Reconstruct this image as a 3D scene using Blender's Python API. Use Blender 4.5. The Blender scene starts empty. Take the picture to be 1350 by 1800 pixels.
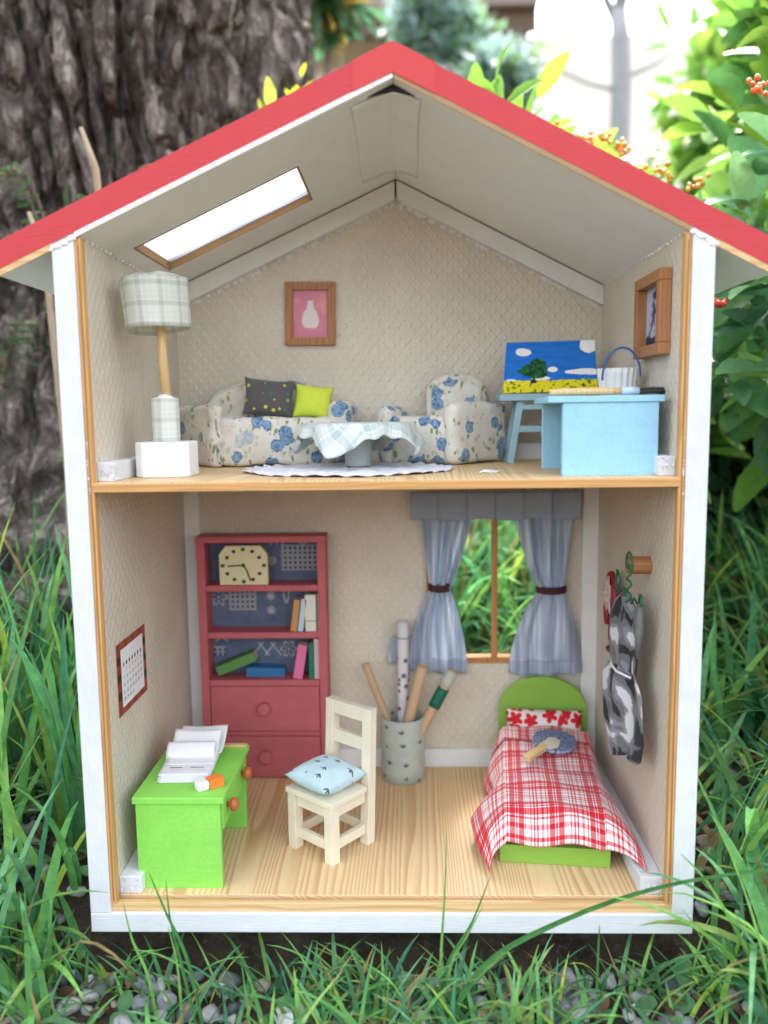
import bpy, bmesh, math, random
import numpy as np
from mathutils import Vector, Matrix, Euler
R = math.radians
rng = np.random.RandomState(7); random.seed(7)
scene = bpy.context.scene
COL = scene.collection
S = 0.01                                   # all measures below are centimetres

# ------------------------------------------------------------------ camera
cam_d = bpy.data.cameras.new('camera'); cam = bpy.data.objects.new('camera', cam_d); COL.objects.link(cam)
scene.camera = cam
yaw, pit, rol = 0.0256, 0.1194, -0.0126
c_, s_ = math.cos(yaw), math.sin(yaw)
r_ = Vector((c_, s_, 0)); f_ = Vector((-s_, c_, 0)); u_ = Vector((0, 0, 1))
F_ = f_*math.cos(pit) - u_*math.sin(pit); U_ = u_*math.cos(pit) + f_*math.sin(pit)
R2 = r_*math.cos(rol) + U_*math.sin(rol); U2 = U_*math.cos(rol) - r_*math.sin(rol)
cam.matrix_world = Matrix(((R2.x, U2.x, -F_.x, 1.308*S), (R2.y, U2.y, -F_.y, -50.94*S), (R2.z, U2.z, -F_.z, 34.33*S), (0, 0, 0, 1)))
cam_d.sensor_fit = 'VERTICAL'; cam_d.sensor_height = 24.0; cam_d.lens = 24.0*1441.6/1800
cam_d.clip_start = 0.02; cam_d.clip_end = 300
cam_d.dof.use_dof = True; cam_d.dof.focus_distance = 0.59
cam_d.dof.aperture_fstop = (cam_d.lens*0.001)/0.0078          # 8 mm wide opening

# ------------------------------------------------------------------ light
SUN_EL, SUN_AZ = 58, 12                   # azimuth: 0 = straight ahead behind the house
world = bpy.data.worlds.new('World'); scene.world = world; world.use_nodes = True
nt = world.node_tree; nt.nodes.clear()
sky = nt.nodes.new('ShaderNodeTexSky'); sky.sky_type = 'NISHITA'; sky.sun_disc = False
sky.sun_elevation = R(SUN_EL); sky.sun_rotation = R(SUN_AZ); sky.dust_density = 5; sky.air_density = 1.0; sky.ozone_density = 1.0
hs = nt.nodes.new('ShaderNodeHueSaturation'); hs.inputs['Saturation'].default_value = 0.42
bg = nt.nodes.new('ShaderNodeBackground'); bg.inputs['Strength'].default_value = 0.15
wo = nt.nodes.new('ShaderNodeOutputWorld')
nt.links.new(sky.outputs[0], hs.inputs['Color']); nt.links.new(hs.outputs[0], bg.inputs[0]); nt.links.new(bg.outputs[0], wo.inputs[0])
sun_d = bpy.data.lights.new('sun', 'SUN'); sun_d.energy = 1.05; sun_d.angle = R(14); sun_d.color = (1, .96, .9)
sun = bpy.data.objects.new('sun', sun_d); COL.objects.link(sun)
az = R(SUN_AZ); el = R(SUN_EL)
to_sun = Vector((math.sin(az)*math.cos(el), math.cos(az)*math.cos(el), math.sin(el)))
sun.rotation_euler = to_sun.to_track_quat('Z', 'Y').to_euler()
vs = scene.view_settings; scene.display_settings.display_device = 'sRGB'
vs.view_transform = 'Standard'; vs.look = 'None'; vs.gamma = 1; vs.use_curve_mapping = False
vs.exposure = 2.84
try:
    scene.cycles.max_bounces = 10; scene.cycles.transparent_max_bounces = 8; scene.cycles.sample_clamp_indirect = 10
except Exception: pass

# ------------------------------------------------------------------ noise (numpy)
def _h(i, j, k, sd):
    n = (i*374761393 + j*668265263 + k*2147483647 + sd*1274126177) & 0xffffffff
    n = ((n ^ (n >> 13)) * 1274126177) & 0xffffffff
    n = ((n ^ (n >> 16)) * 2246822519) & 0xffffffff
    return ((n ^ (n >> 15)) & 0xffff)/65535.0
def vnoise(x, y, z=0.0, sd=0):
    x, y, z = np.broadcast_arrays(np.asarray(x, float), np.asarray(y, float), np.asarray(z, float))
    i = np.floor(x).astype(np.int64); j = np.floor(y).astype(np.int64); k = np.floor(z).astype(np.int64)
    a, b, c = x-i, y-j, z-k
    a = a*a*(3-2*a); b = b*b*(3-2*b); c = c*c*(3-2*c)
    r = 0
    for di in (0, 1):
        for dj in (0, 1):
            for dk in (0, 1):
                r = r + _h(i+di, j+dj, k+dk, sd)*(a if di else 1-a)*(b if dj else 1-b)*(c if dk else 1-c)
    return r
def fbm(x, y, z=0.0, o=4, sd=0):
    r = 0; t = 0; am = 1.0
    for q in range(o):
        f = 2.0**q
        r = r + am*vnoise(np.asarray(x)*f, np.asarray(y)*f, np.asarray(z)*f, sd+q); t += am; am *= .5
    return r/t
def lin(c):
    c = np.asarray(c, float)
    return np.where(c <= .04045, c/12.92, ((c+.055)/1.055)**2.4)
def rgb8(r, g, b): return tuple(float(v) for v in lin(np.array([r, g, b])/255.0))

# ------------------------------------------------------------------ materials
class NT:
    def __init__(s, name):
        s.m = bpy.data.materials.new(name); s.m.use_nodes = True; s.t = s.m.node_tree
        s.b = s.t.nodes['Principled BSDF']; s.o = s.t.nodes['Material Output']
    def n(s, t, **k):
        n = s.t.nodes.new(t)
        for a, v in k.items(): setattr(n, a, v)
        return n
    def l(s, a, b): s.t.links.new(a, b)
    def put(s, inp, v):
        if hasattr(v, 'is_linked') or hasattr(v, 'links'): s.l(v, inp)
        elif isinstance(v, (tuple, list)) and len(v) == 3 and inp.type == 'RGBA': inp.default_value = (*v, 1)
        else: inp.default_value = v
    def obj(s, sc=(1, 1, 1), uv=False, rot=(0, 0, 0)):
        tc = s.n('ShaderNodeTexCoord'); mp = s.n('ShaderNodeMapping')
        k = 1 if uv else 100
        mp.inputs['Scale'].default_value = (sc[0]*k, sc[1]*k, sc[2]*k); mp.inputs['Rotation'].default_value = rot
        s.l(tc.outputs['UV' if uv else 'Object'], mp.inputs[0]); return mp.outputs[0]
    def noise(s, v, scale=1, detail=4, rough=.55, dist=0, col=False):
        n = s.n('ShaderNodeTexNoise'); s.l(v, n.inputs['Vector']); n.inputs['Scale'].default_value = scale
        n.inputs['Detail'].default_value = detail; n.inputs['Roughness'].default_value = rough; n.inputs['Distortion'].default_value = dist
        return n.outputs['Color' if col else 'Fac']
    def vor(s, v, scale=1, rnd=1, out='Distance', feature='F1'):
        n = s.n('ShaderNodeTexVoronoi', feature=feature); s.l(v, n.inputs['Vector']); n.inputs['Scale'].default_value = scale
        n.inputs['Randomness'].default_value = rnd; return n.outputs[out]
    def math(s, op, a, b=0.0, c=None):
        n = s.n('ShaderNodeMath', operation=op); s.put(n.inputs[0], a); s.put(n.inputs[1], b)
        if c is not None: s.put(n.inputs[2], c)
        return n.outputs[0]
    def mr(s, v, a, b, c=0.0, d=1.0, smooth=False):
        n = s.n('ShaderNodeMapRange'); n.interpolation_type = 'SMOOTHSTEP' if smooth else 'LINEAR'
        s.put(n.inputs[0], v); n.inputs[1].default_value = a; n.inputs[2].default_value = b; n.inputs[3].default_value = c; n.inputs[4].default_value = d
        return n.outputs[0]
    def mix(s, f, a, b, bt='MIX'):
        n = s.n('ShaderNodeMix', data_type='RGBA', blend_type=bt); s.put(n.inputs[0], f); s.put(n.inputs[6], a); s.put(n.inputs[7], b)
        return n.outputs[2]
    def xyz(s, v):
        n = s.n('ShaderNodeSeparateXYZ'); s.l(v, n.inputs[0]); return n.outputs
    def comb(s, x, y, z):
        n = s.n('ShaderNodeCombineXYZ'); s.put(n.inputs[0], x); s.put(n.inputs[1], y); s.put(n.inputs[2], z); return n.outputs[0]
    def bump(s, h, d, st=1.0, nrm=None):
        n = s.n('ShaderNodeBump'); s.l(h, n.inputs['Height']); n.inputs['Distance'].default_value = d*S; n.inputs['Strength'].default_value = st
        if nrm is not None: s.l(nrm, n.inputs['Normal'])
        s.l(n.outputs[0], s.b.inputs['Normal']); return n.outputs[0]
    def fin(s, col=None, rough=.6, spec=.35, transl=0, sheen=0):
        if col is not None: s.put(s.b.inputs['Base Color'], col)
        s.put(s.b.inputs['Roughness'], rough); s.b.inputs['Specular IOR Level'].default_value = spec
        if sheen: s.b.inputs['Sheen Weight'].default_value = sheen
        if transl:
            t = s.n('ShaderNodeBsdfTranslucent'); s.put(t.inputs[0], col)
            m = s.n('ShaderNodeMixShader'); m.inputs[0].default_value = transl
            s.l(s.b.outputs[0], m.inputs[1]); s.l(t.outputs[0], m.inputs[2]); s.l(m.outputs[0], s.o.inputs[0])
        return s.m

def paint(name, rgb, rough=.55, var=.10, streak=None, bump=.02, spec=.35, transl=0, chips=None):
    """brushed hand paint: slight unevenness, brush streaks along one axis, fine relief"""
    a = NT(name); v = a.obj(); sc = {None: (1, 1, 1), 'x': (.25, 3, 3), 'y': (3, .25, 3), 'z': (3, 3, .25)}[streak]
    vs_ = a.obj(sc)
    n1 = a.noise(v, .5, 4); n2 = a.noise(vs_, 3.0, 5, .65)
    f = a.math('ADD', a.math('MULTIPLY', n1, .5), a.math('MULTIPLY', n2, .5))
    k = a.mr(f, .3, .7, 1-var, 1+var*.6)
    c = a.mix(1.0, rgb, a.comb(k, k, k), 'MULTIPLY')
    if chips:
        m = a.mr(a.noise(vs_, 1.9, 8, .8), .705, .73); c = a.mix(m, c, chips)
    a.bump(n2, bump, .8)
    return a.fin(c, rough, spec, transl)

def wood(name, light, dark, axis='y', ring=.9, rough=.5, knots=False, amt=1.0):
    """pine: growth lines running along an axis"""
    a = NT(name)
    sc = {'x': (.10, 1, 1), 'y': (1, .06, 1), 'z': (1, 1, .10)}[axis]
    v = a.obj(sc)
    if axis == 'y':
        w = a.noise(v, .17, 2, .5, 0)
        x, y, z = a.xyz(v)[0:3]
        base = a.math('ADD', x, a.math('MULTIPLY', w, 9.0))
        base = a.math('ADD', base, a.math('MULTIPLY', z, 2.0))
    else:
        w = a.noise(v, .6, 2, .5, 0)
        x, y, z = a.xyz(v)[0:3]
        o = {'x': a.math('ADD', z, y), 'z': a.math('ADD', x, y)}[axis]
        base = a.math('ADD', o, a.math('MULTIPLY', w, 2.2))
    fr = a.math('FRACT', a.math('MULTIPLY', base, 1.0/ring))
    line = a.math('MULTIPLY', a.mr(fr, .25, .88, 0, 1, True), a.mr(fr, .90, 1.0, 1, 0))
    fine = a.noise(a.obj({'x': (.15, 8, 8), 'y': (8, .15, 8), 'z': (8, 8, .15)}[axis]), 2.2, 5, .6)
    strength = a.mr(a.noise(v, .5, 3), .25, .8, .35*amt, .95*amt)
    c = a.mix(a.math('MULTIPLY', line, strength), light, dark)
    k = a.mr(fine, .3, .7, .88, 1.06); c = a.mix(1.0, c, a.comb(k, k, k), 'MULTIPLY')
    a.bump(fine, .01, .6)
    return a.fin(c, rough, .35)

def attr_mat(name, rough=.7, transl=0, spec=.3, grain=.06, gscale=6, bumpd=.01, sheen=0):
    a = NT(name); at = a.n('ShaderNodeAttribute'); at.attribute_name = 'Col'
    n = a.noise(a.obj(), gscale, 3); k = a.mr(n, .3, .7, 1-grain, 1+grain)
    c = a.mix(1.0, at.outputs['Color'], a.comb(k, k, k), 'MULTIPLY'); a.bump(n, bumpd, .6)
    return a.fin(c, rough, spec, transl, sheen)

def wallpaper():
    a = NT('embossed_wallpaper'); x, y, z = a.xyz(a.obj())[0:3]
    u = a.math('ADD', x, y)
    w = a.noise(a.obj(), .8, 2)
    u = a.math('ADD', u, a.math('MULTIPLY', w, .12)); z2 = a.math('ADD', z, a.math('MULTIPLY', w, .12))
    cu = a.math('COSINE', a.math('MULTIPLY', u, 2*math.pi/.92)); cz = a.math('COSINE', a.math('MULTIPLY', z2, 2*math.pi/1.15))
    pr = a.math('MULTIPLY', cu, cz)
    h = a.mr(pr, .25, .85, 0, 1, True)
    fine = a.noise(a.obj(), 5, 4)
    wv = a.math('ADD', a.math('SINE', a.math('MULTIPLY', a.math('ADD', a.math('MULTIPLY', u, 1.25), z2), 2*math.pi/.575)), a.math('SINE', a.math('MULTIPLY', a.math('SUBTRACT', a.math('MULTIPLY', u, 1.25), z2), 2*math.pi/.575)))
    hh = a.math('ADD', a.math('MULTIPLY', h, 1.0), a.math('ADD', a.math('MULTIPLY', fine, .25), a.math('MULTIPLY', wv, .16)))
    blot = a.noise(a.obj(), .16, 5, .6)
    c = a.mix(h, (.665, .59, .47), (.705, .635, .52))
    k = a.mr(a.math('ADD', a.math('MULTIPLY', blot, .7), a.math('MULTIPLY', fine, .3)), .3, .7, .86, 1.07)
    c = a.mix(1.0, c, a.comb(k, k, k), 'MULTIPLY')
    a.bump(hh, .045, .9)
    return a.fin(c, .5, .4)

def floral():
    a = NT('blue_rose_cotton'); v0 = a.obj()
    d = a.noise(v0, 1.6, 3, .6, col=True)
    v = a.n('ShaderNodeVectorMath', operation='MULTIPLY_ADD'); a.l(d, v.inputs[0]); v.inputs[1].default_value = (.55, .55, .55); a.l(v0, v.inputs[2]); v = v.outputs[0]
    base = a.mix(a.mr(a.noise(v0, .6, 3), .3, .7), (.66, .60, .49), (.74, .70, .62))
    # dotted grey sprays
    big = a.mr(a.vor(v, .62, 1), .38, .52, 1, 0); dots = a.mr(a.vor(v0, 7, .7), .20, .28, 1, 0)
    c = a.mix(a.math('MULTIPLY', a.math('MULTIPLY', big, dots), .75), base, (.22, .22, .23))
    # olive leaves
    sh = a.n('ShaderNodeVectorMath', operation='ADD'); a.l(v, sh.inputs[0]); sh.inputs[1].default_value = (3.3, 1.7, 5.1)
    mp = a.n('ShaderNodeMapping'); a.l(sh.outputs[0], mp.inputs[0]); mp.inputs['Rotation'].default_value = (.3, .7, .5); mp.inputs['Scale'].default_value = (1.7, .8, 1.0)
    lf = a.vor(mp.outputs[0], 1.05, 1); sel = a.xyz(a.vor(mp.outputs[0], 1.05, 1, 'Color'))[0]
    lm = a.math('MULTIPLY', a.mr(lf, .25, .29, 1, 0), a.mr(sel, .2, .25, 0, 1))
    # roses
    rd = a.vor(v, .66, .8); rc = a.xyz(a.vor(v, .66, .8, 'Color'))[1]
    rm = a.math('MULTIPLY', a.mr(rd, .36, .39, 1, 0), a.mr(rc, .10, .12, 0, 1))
    zone = a.math('MULTIPLY', a.mr(rd, .62, .66, 1, 0), a.mr(rc, .10, .12, 0, 1))
    mp2 = a.n('ShaderNodeMapping'); a.l(v, mp2.inputs[0]); mp2.inputs['Rotation'].default_value = (.2, .9, .4); mp2.inputs['Scale'].default_value = (2.6, 1.6, 1.1)
    l2 = a.mr(a.vor(mp2.outputs[0], 1.0, 1), .28, .33, 1, 0)
    c = a.mix(a.math('MAXIMUM', a.math('MULTIPLY', zone, l2), a.math('MULTIPLY', lm, .35)), c, (.25, .29, .12))
    pet = a.mr(a.vor(v, 3.2, 1), .1, .6); ring = a.math('SINE', a.math('MULTIPLY', rd, 42))
    pc = a.mix(pet, (.035, .08, .17), (.24, .37, .50)); pc = a.mix(a.mr(ring, -.2, 1, 0, .45), pc, (.05, .14, .28))
    c = a.mix(rm, c, pc)
    a.bump(a.noise(v0, 12, 3), .02, .7)
    return a.fin(c, .85, .15, 0, .2)

def plaid_uv(name, base, bands, per, col, rough=.8, transl=0, weave=True, alpha=.55, offs=(0, 0)):
    """woven check from the cloth's own UV (cm). bands: list of (start, end, weight) in 0..1 of the period"""
    a = NT(name); x, y, z = a.xyz(a.obj(uv=True))[0:3]
    def mask(c, off):
        fr = a.math('FRACT', a.math('MULTIPLY', a.math('ADD', c, off+100*per), 1.0/per)); r = None
        for s0, s1, w in bands:
            m = a.math('MULTIPLY', a.math('MULTIPLY', a.math('GREATER_THAN', fr, s0), a.math('LESS_THAN', fr, s1)), w)
            r = m if r is None else a.math('MAXIMUM', r, m)
        return r
    mu, mv = mask(x, offs[0]), mask(y, offs[1])
    f = a.math('MULTIPLY', a.math('ADD', mu, mv), alpha); f = a.math('MINIMUM', f, 1.0)
    c = a.mix(f, base, col)
    n = a.noise(a.obj(), 14, 3); k = a.mr(n, .3, .7, .93, 1.05); c = a.mix(1.0, c, a.comb(k, k, k), 'MULTIPLY')
    a.bump(n, .015, .7)
    return a.fin(c, rough, .15, transl, .2)

def leafprint(name, base, dark, scale=.75, transl=0, mode='xz'):
    """pale cotton with small dark three-leaf sprigs"""
    a = NT(name)
    if mode == 'uv': xx, yy, zz = a.xyz(a.obj(uv=True))[0:3]; v0 = a.comb(xx, 0.0, yy)
    else: xx, yy, zz = a.xyz(a.obj())[0:3]; v0 = a.comb(xx, 0.0, zz)
    f = None
    for ang, off in ((.0, 0), (.9, .0), (-.8, 0)):
        n = a.n('ShaderNodeTexVoronoi', feature='F1'); a.l(v0, n.inputs['Vector']); n.inputs['Scale'].default_value = scale; n.inputs['Randomness'].default_value = .55
        # vector from cell centre, in cm
        sub = a.n('ShaderNodeVectorMath', operation='SUBTRACT'); a.l(v0, sub.inputs[0])
        dv = a.n('ShaderNodeVectorMath', operation='DIVIDE'); a.l(n.outputs['Position'], dv.inputs[0]); dv.inputs[1].default_value = (1, 1, 1)
        a.l(dv.outputs[0], sub.inputs[1])
        px, py, pz = a.xyz(sub.outputs[0])[0:3]
        h = a.math('ADD', px, py)
        ca, sa = math.cos(ang), math.sin(ang)
        e = a.math('ADD', a.math('MULTIPLY', h, ca), a.math('MULTIPLY', pz, sa))
        g = a.math('SUBTRACT', a.math('MULTIPLY', pz, ca), a.math('MULTIPLY', h, sa))
        g = a.math('SUBTRACT', g, .17)
        q = a.math('ADD', a.math('POWER', a.math('DIVIDE', e, .065), 2.0), a.math('POWER', a.math('DIVIDE', g, .21), 2.0))
        m = a.mr(q, .85, 1.15, 1, 0)
        f = m if f is None else a.math('MAXIMUM', f, m)
    c = a.mix(a.math('MULTIPLY', f, .9), base, dark)
    blot = a.noise(v0, .9, 3); k = a.mr(blot, .3, .7, .9, 1.06); c = a.mix(1.0, c, a.comb(k, k, k), 'MULTIPLY')
    a.bump(a.noise(v0, 12, 3), .015, .7)
    return a.fin(c, .85, .15, transl, .2)

M = {}
M['white'] = paint('white_brushed_paint', (.70, .71, .72), .55, .12, 'z', .045, .35, 0, (.60, .52, .42))
M['white_h'] = paint('white_brushed_paint_horizontal', (.69, .70, .71), .55, .12, 'x', .045, .35, 0, (.60, .52, .42))
M['white_in'] = paint('white_inner_paint', (.80, .79, .75), .6, .08, None, .03)
M['ceil'] = paint('ceiling_paper', (.84, .83, .77), .7, .05, None, .02)
M['ply'] = wood('plywood_edge', (.66, .37, .13), (.40, .19, .06), 'z', .5, .55)
M['ply_h'] = wood('plywood_edge_horizontal', (.74, .50, .24), (.50, .27, .10), 'x', .5, .55)
M['track'] = paint('door_track_groove', (.33, .15, .05), .7, .2, None, .02)
M['slab'] = wood('pine_slab_edge', (.62, .34, .12), (.42, .19, .06), 'x', .35, .5, amt=.7)
M['floor'] = wood('pine_floor', (.78, .57, .31), (.54, .28, .10), 'y', .44, .45)
M['red'] = paint('red_roof_paint', (.55, .03, .035), .45, .10, 'x', .03, .45, 0, (.74, .34, .30))
M['red2'] = paint('red_roof_paper', (.58, .032, .03), .42, .04, 'x', .015, .45)
M['brownedge'] = paint('raw_board_edge', (.40, .25, .12), .7, .14, 'x', .03)
M['framewood'] = wood('window_frame_wood', (.52, .25, .08), (.36, .15, .045), 'z', .4, .5)
M['picwood'] = wood('picture_frame_wood', (.42, .19, .075), (.30, .12, .04), 'z', .5, .5)
M['dark'] = paint('gap_shade', (.03, .03, .03), .9, .1)
M['wp'] = wallpaper()
M['floral'] = floral()
M['attr'] = attr_mat('printed_paper', .6)
M['attr_cloth'] = attr_mat('printed_cloth', .85, .0, .15, .08, 12, .02, .2)
M['redshelf'] = paint('red_brown_shelf_paint', (.50, .12, .125), .55, .20, 'x', .06, .3, 0, (.36, .07, .07))
M['gdesk'] = paint('apple_green_paint', (.27, .67, .10), .6, .12, None, .06, .3, 0, (.42, .78, .22))
M['gbed'] = paint('bed_green_paint', (.25, .46, .06), .55, .10, 'x', .03, .4, 0, (.14, .25, .05))
M['bdesk'] = paint('pale_blue_paint', (.33, .60, .76), .6, .12, None, .05, .3, 0, (.45, .69, .82))
M['stool'] = paint('dusty_blue_paint', (.30, .45, .50), .55, .08, 'x', .02)
M['cream'] = paint('cream_chair_paint', (.80, .73, .55), .55, .12, 'z', .05, .35, 0, (.50, .38, .22))
M['lampwhite'] = paint('white_lamp_block', (.83, .82, .80), .5, .03)
M['dowel'] = wood('dowel_wood', (.74, .52, .25), (.58, .35, .14), 'z', .3, .5)
M['knob'] = paint('orange_brown_knob', (.48, .12, .035), .3, .1, spec=.5)
M['lime'] = paint('lime_felt', (.58, .68, .07), .9, .05, bump=.03, spec=.1)
M['sheer'] = None
M['grey_ped'] = paint('grey_pedestal', (.42, .45, .44), .7, .08)
M['lace'] = paint('white_lace', (.78, .77, .80), .85, .12, bump=.10)
M['paper'] = paint('white_paper', (.80, .79, .78), .7, .04)
M['lampcloth'] = plaid_uv('pale_green_check_cotton', (.93, .93, .86), [(.0, .22, .75), (.34, .38, .4), (.43, .47, .4), (.60, .64, .35), (.70, .73, .3)], 1.35, (.36, .45, .36), .85, .45, alpha=.34)
M['tablecloth'] = plaid_uv('pale_mint_check_cotton', (.84, .87, .82), [(.0, .30, .6), (.42, .47, .5), (.8, .84, .4)], 1.6, (.30, .46, .44), .85, .25, alpha=.48)
M['bedplaid'] = plaid_uv('red_white_check_cotton', (.80, .76, .74), [(.0, .13, 1), (.155, .20, .8), (.225, .36, 1), (.385, .40, .6), (.52, .545, .8), (.60, .64, .9), (.68, .72, .9), (.80, .86, .55), (.93, .96, .8)], 3.0, (.62, .018, .03), .85, .06, alpha=.80)
M['canprint'] = leafprint('sage_sprig_cotton', (.46, .50, .42), (.05, .05, .05), .62, 0, 'uv')
M['cushprint'] = leafprint('mint_sprig_cotton', (.50, .66, .68), (.04, .06, .06), .78)
M['rollwood'] = paint('tan_rolled_card', (.56, .38, .22), .7, .1, 'z', .02)
M['band'] = paint('maroon_hair_band', (.06, .015, .02), .4, .2, 'x', .03)
M['wire_g'] = paint('green_wire', (.02, .14, .07), .4, .1)
M['wire_b'] = paint('blue_wire', (.03, .12, .30), .4, .1)
M['clock'] = paint('cream_clock_face', (.72, .62, .36), .6, .05)
M['black'] = paint('black_ink', (.015, .015, .015), .6, .1)
M['clockgreen'] = paint('green_ink', (.02, .13, .06), .6, .1)
M['orange'] = paint('orange_sleeve', (.85, .22, .03), .5, .04)
M['pages'] = wood('book_pages', (.55, .42, .27), (.40, .28, .16), 'x', .08, .8)
M['redfab'] = paint('dark_red_vinyl', (.28, .02, .03), .4, .15)
M['pinkfab'] = paint('cream_pink_fabric', (.60, .46, .42), .85, .1, bump=.08)
M['bristle'] = paint('dark_bristles', (.035, .04, .035), .8, .3, 'x', .06)
M['ferrule'] = paint('pale_tape', (.55, .65, .75), .35, .15)
M['basket'] = paint('white_crepe_paper', (.72, .71, .66), .8, .05, 'z', .03)
M['mattress'] = paint('cream_mattress', (.62, .56, .45), .85, .06)

def curtain_mat():
    a = NT('sheer_blue_grey_cotton'); v = a.obj((2.5, 1, .12))
    n = a.noise(v, 1.1, 3); c = a.mix(a.mr(n, .35, .7), (.40, .48, .60), (.76, .82, .90))
    a.bump(a.noise(a.obj(), 14, 3), .015, .6)
    return a.fin(c, .26, .7, .42, .2)
M['sheer'] = curtain_mat()
def valance_mat():
    a = NT('grey_blue_valance'); n = a.noise(a.obj(), .8, 3); c = a.mix(n, (.30, .37, .46), (.43, .50, .60))
    a.bump(a.noise(a.obj(), 14, 3), .015, .6); return a.fin(c, .7, .3, .2, .3)
M['valance'] = valance_mat()
def skylight_mat():
    a = NT('frosted_white_sheet'); v = a.obj((.3, 3, .3)); n = a.noise(v, 1, 4)
    c = a.mix(a.mr(n, .3, .7), (.58, .62, .68), (.80, .82, .85)); return a.fin(c, .5, .3, .85)
M['frost'] = skylight_mat()
def dot_mat():
    a = NT('charcoal_dotted_cotton'); v = a.obj(); d = a.vor(v, 1.45, .75); cc = a.xyz(a.vor(v, 1.45, .75, 'Color'))[0]
    m = a.mr(d, .20, .24, 1, 0); dc = a.mix(a.mr(cc, .3, .32), (.03, .22, .10), (.75, .62, .06))
    c = a.mix(m, (.105, .095, .095), dc); a.bump(a.noise(v, 14, 3), .02, .6); return a.fin(c, .85, .15, 0, .2)
M['dots'] = dot_mat()
def soil_mat():
    a = NT('dark_soil_litter'); v = a.obj(); n = a.noise(v, .35, 8, .7); n2 = a.noise(v, 2.2, 5, .7)
    c = a.mix(a.mr(n, .35, .65), (.035, .027, .02), (.10, .075, .05)); c = a.mix(a.mr(n2, .55, .75), c, (.17, .12, .075))
    a.bump(a.math('ADD', n, a.math('MULTIPLY', n2, .4)), 1.2, 1.0); return a.fin(c, .95, .2)
M['soil'] = soil_mat()
def stone_mat():
    a = NT('blue_grey_gravel'); g = a.n('ShaderNodeNewGeometry'); v = a.obj()
    at = a.n('ShaderNodeAttribute'); at.attribute_name = 'Col'
    n = a.noise(v, 1.6, 6, .65); k = a.mr(n, .3, .7, .65, 1.25)
    c = a.mix(1.0, at.outputs['Color'], a.comb(k, k, k), 'MULTIPLY'); a.bump(n, .15, .9); return a.fin(c, .7, .3)
M['stone'] = stone_mat()
def bark_mat():
    a = NT('old_tree_bark'); v = a.obj((1, 1, .3)); n = a.noise(v, .45, 9, .72); n2 = a.noise(a.obj((1, 1, .5)), .16, 5, .6); n3 = a.noise(a.obj((1, 1, .35)), 1.1, 6, .7)
    c = a.mix(a.mr(n, .3, .7), (.16, .13, .11), (.50, .42, .36)); c = a.mix(a.mr(n2, .55, .64, 0, .7), c, (.46, .38, .33))
    c = a.mix(a.mr(n3, .55, .75, 0, .6), c, (.05, .04, .035))
    dn = a.n('ShaderNodeVectorMath', operation='MULTIPLY_ADD'); a.l(a.noise(v, .5, 4, .6, col=True), dn.inputs[0]); dn.inputs[1].default_value = (3.5, 3.5, 2.0); a.l(a.obj((1, 1, .28)), dn.inputs[2])
    cr = a.mr(a.vor(dn.outputs[0], .30, 1, feature='DISTANCE_TO_EDGE'), .02, .16); cr2 = a.mr(a.vor(dn.outputs[0], .85, 1, feature='DISTANCE_TO_EDGE'), .01, .12)
    crk = a.math('MULTIPLY', cr, a.math('ADD', .55, a.math('MULTIPLY', cr2, .45)))
    c = a.mix(crk, (.10, .08, .068), c)
    h = a.math('ADD', a.math('ADD', n, a.math('MULTIPLY', n3, .7)), a.math('MULTIPLY', crk, 1.4))
    a.bump(h, 1.2, 1.0); return a.fin(c, .9, .2)
M['bark'] = bark_mat()
M['leaf'] = attr_mat('glossy_green_leaf', .38, .38, .45, .12, 1.2, .05)
M['grass'] = attr_mat('grass_blade_green', .6, .42, .2, .22, 1.3, .03)
M['berry'] = attr_mat('berry_skin', .25, 0, .5, .08, 4, .01)
M['twig'] = paint('grey_brown_twig', (.20, .15, .11), .85, .2, 'z', .06)
M['greybark'] = paint('pale_grey_bark', (.36, .36, .36), .85, .2, 'z', .2)
M['stucco'] = paint('cream_house_wall', (.90, .84, .70), .8, .06, None, .2)
M['tile'] = paint('grey_brown_roof_tiles', (.30, .24, .20), .8, .15, None, .3)

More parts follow.
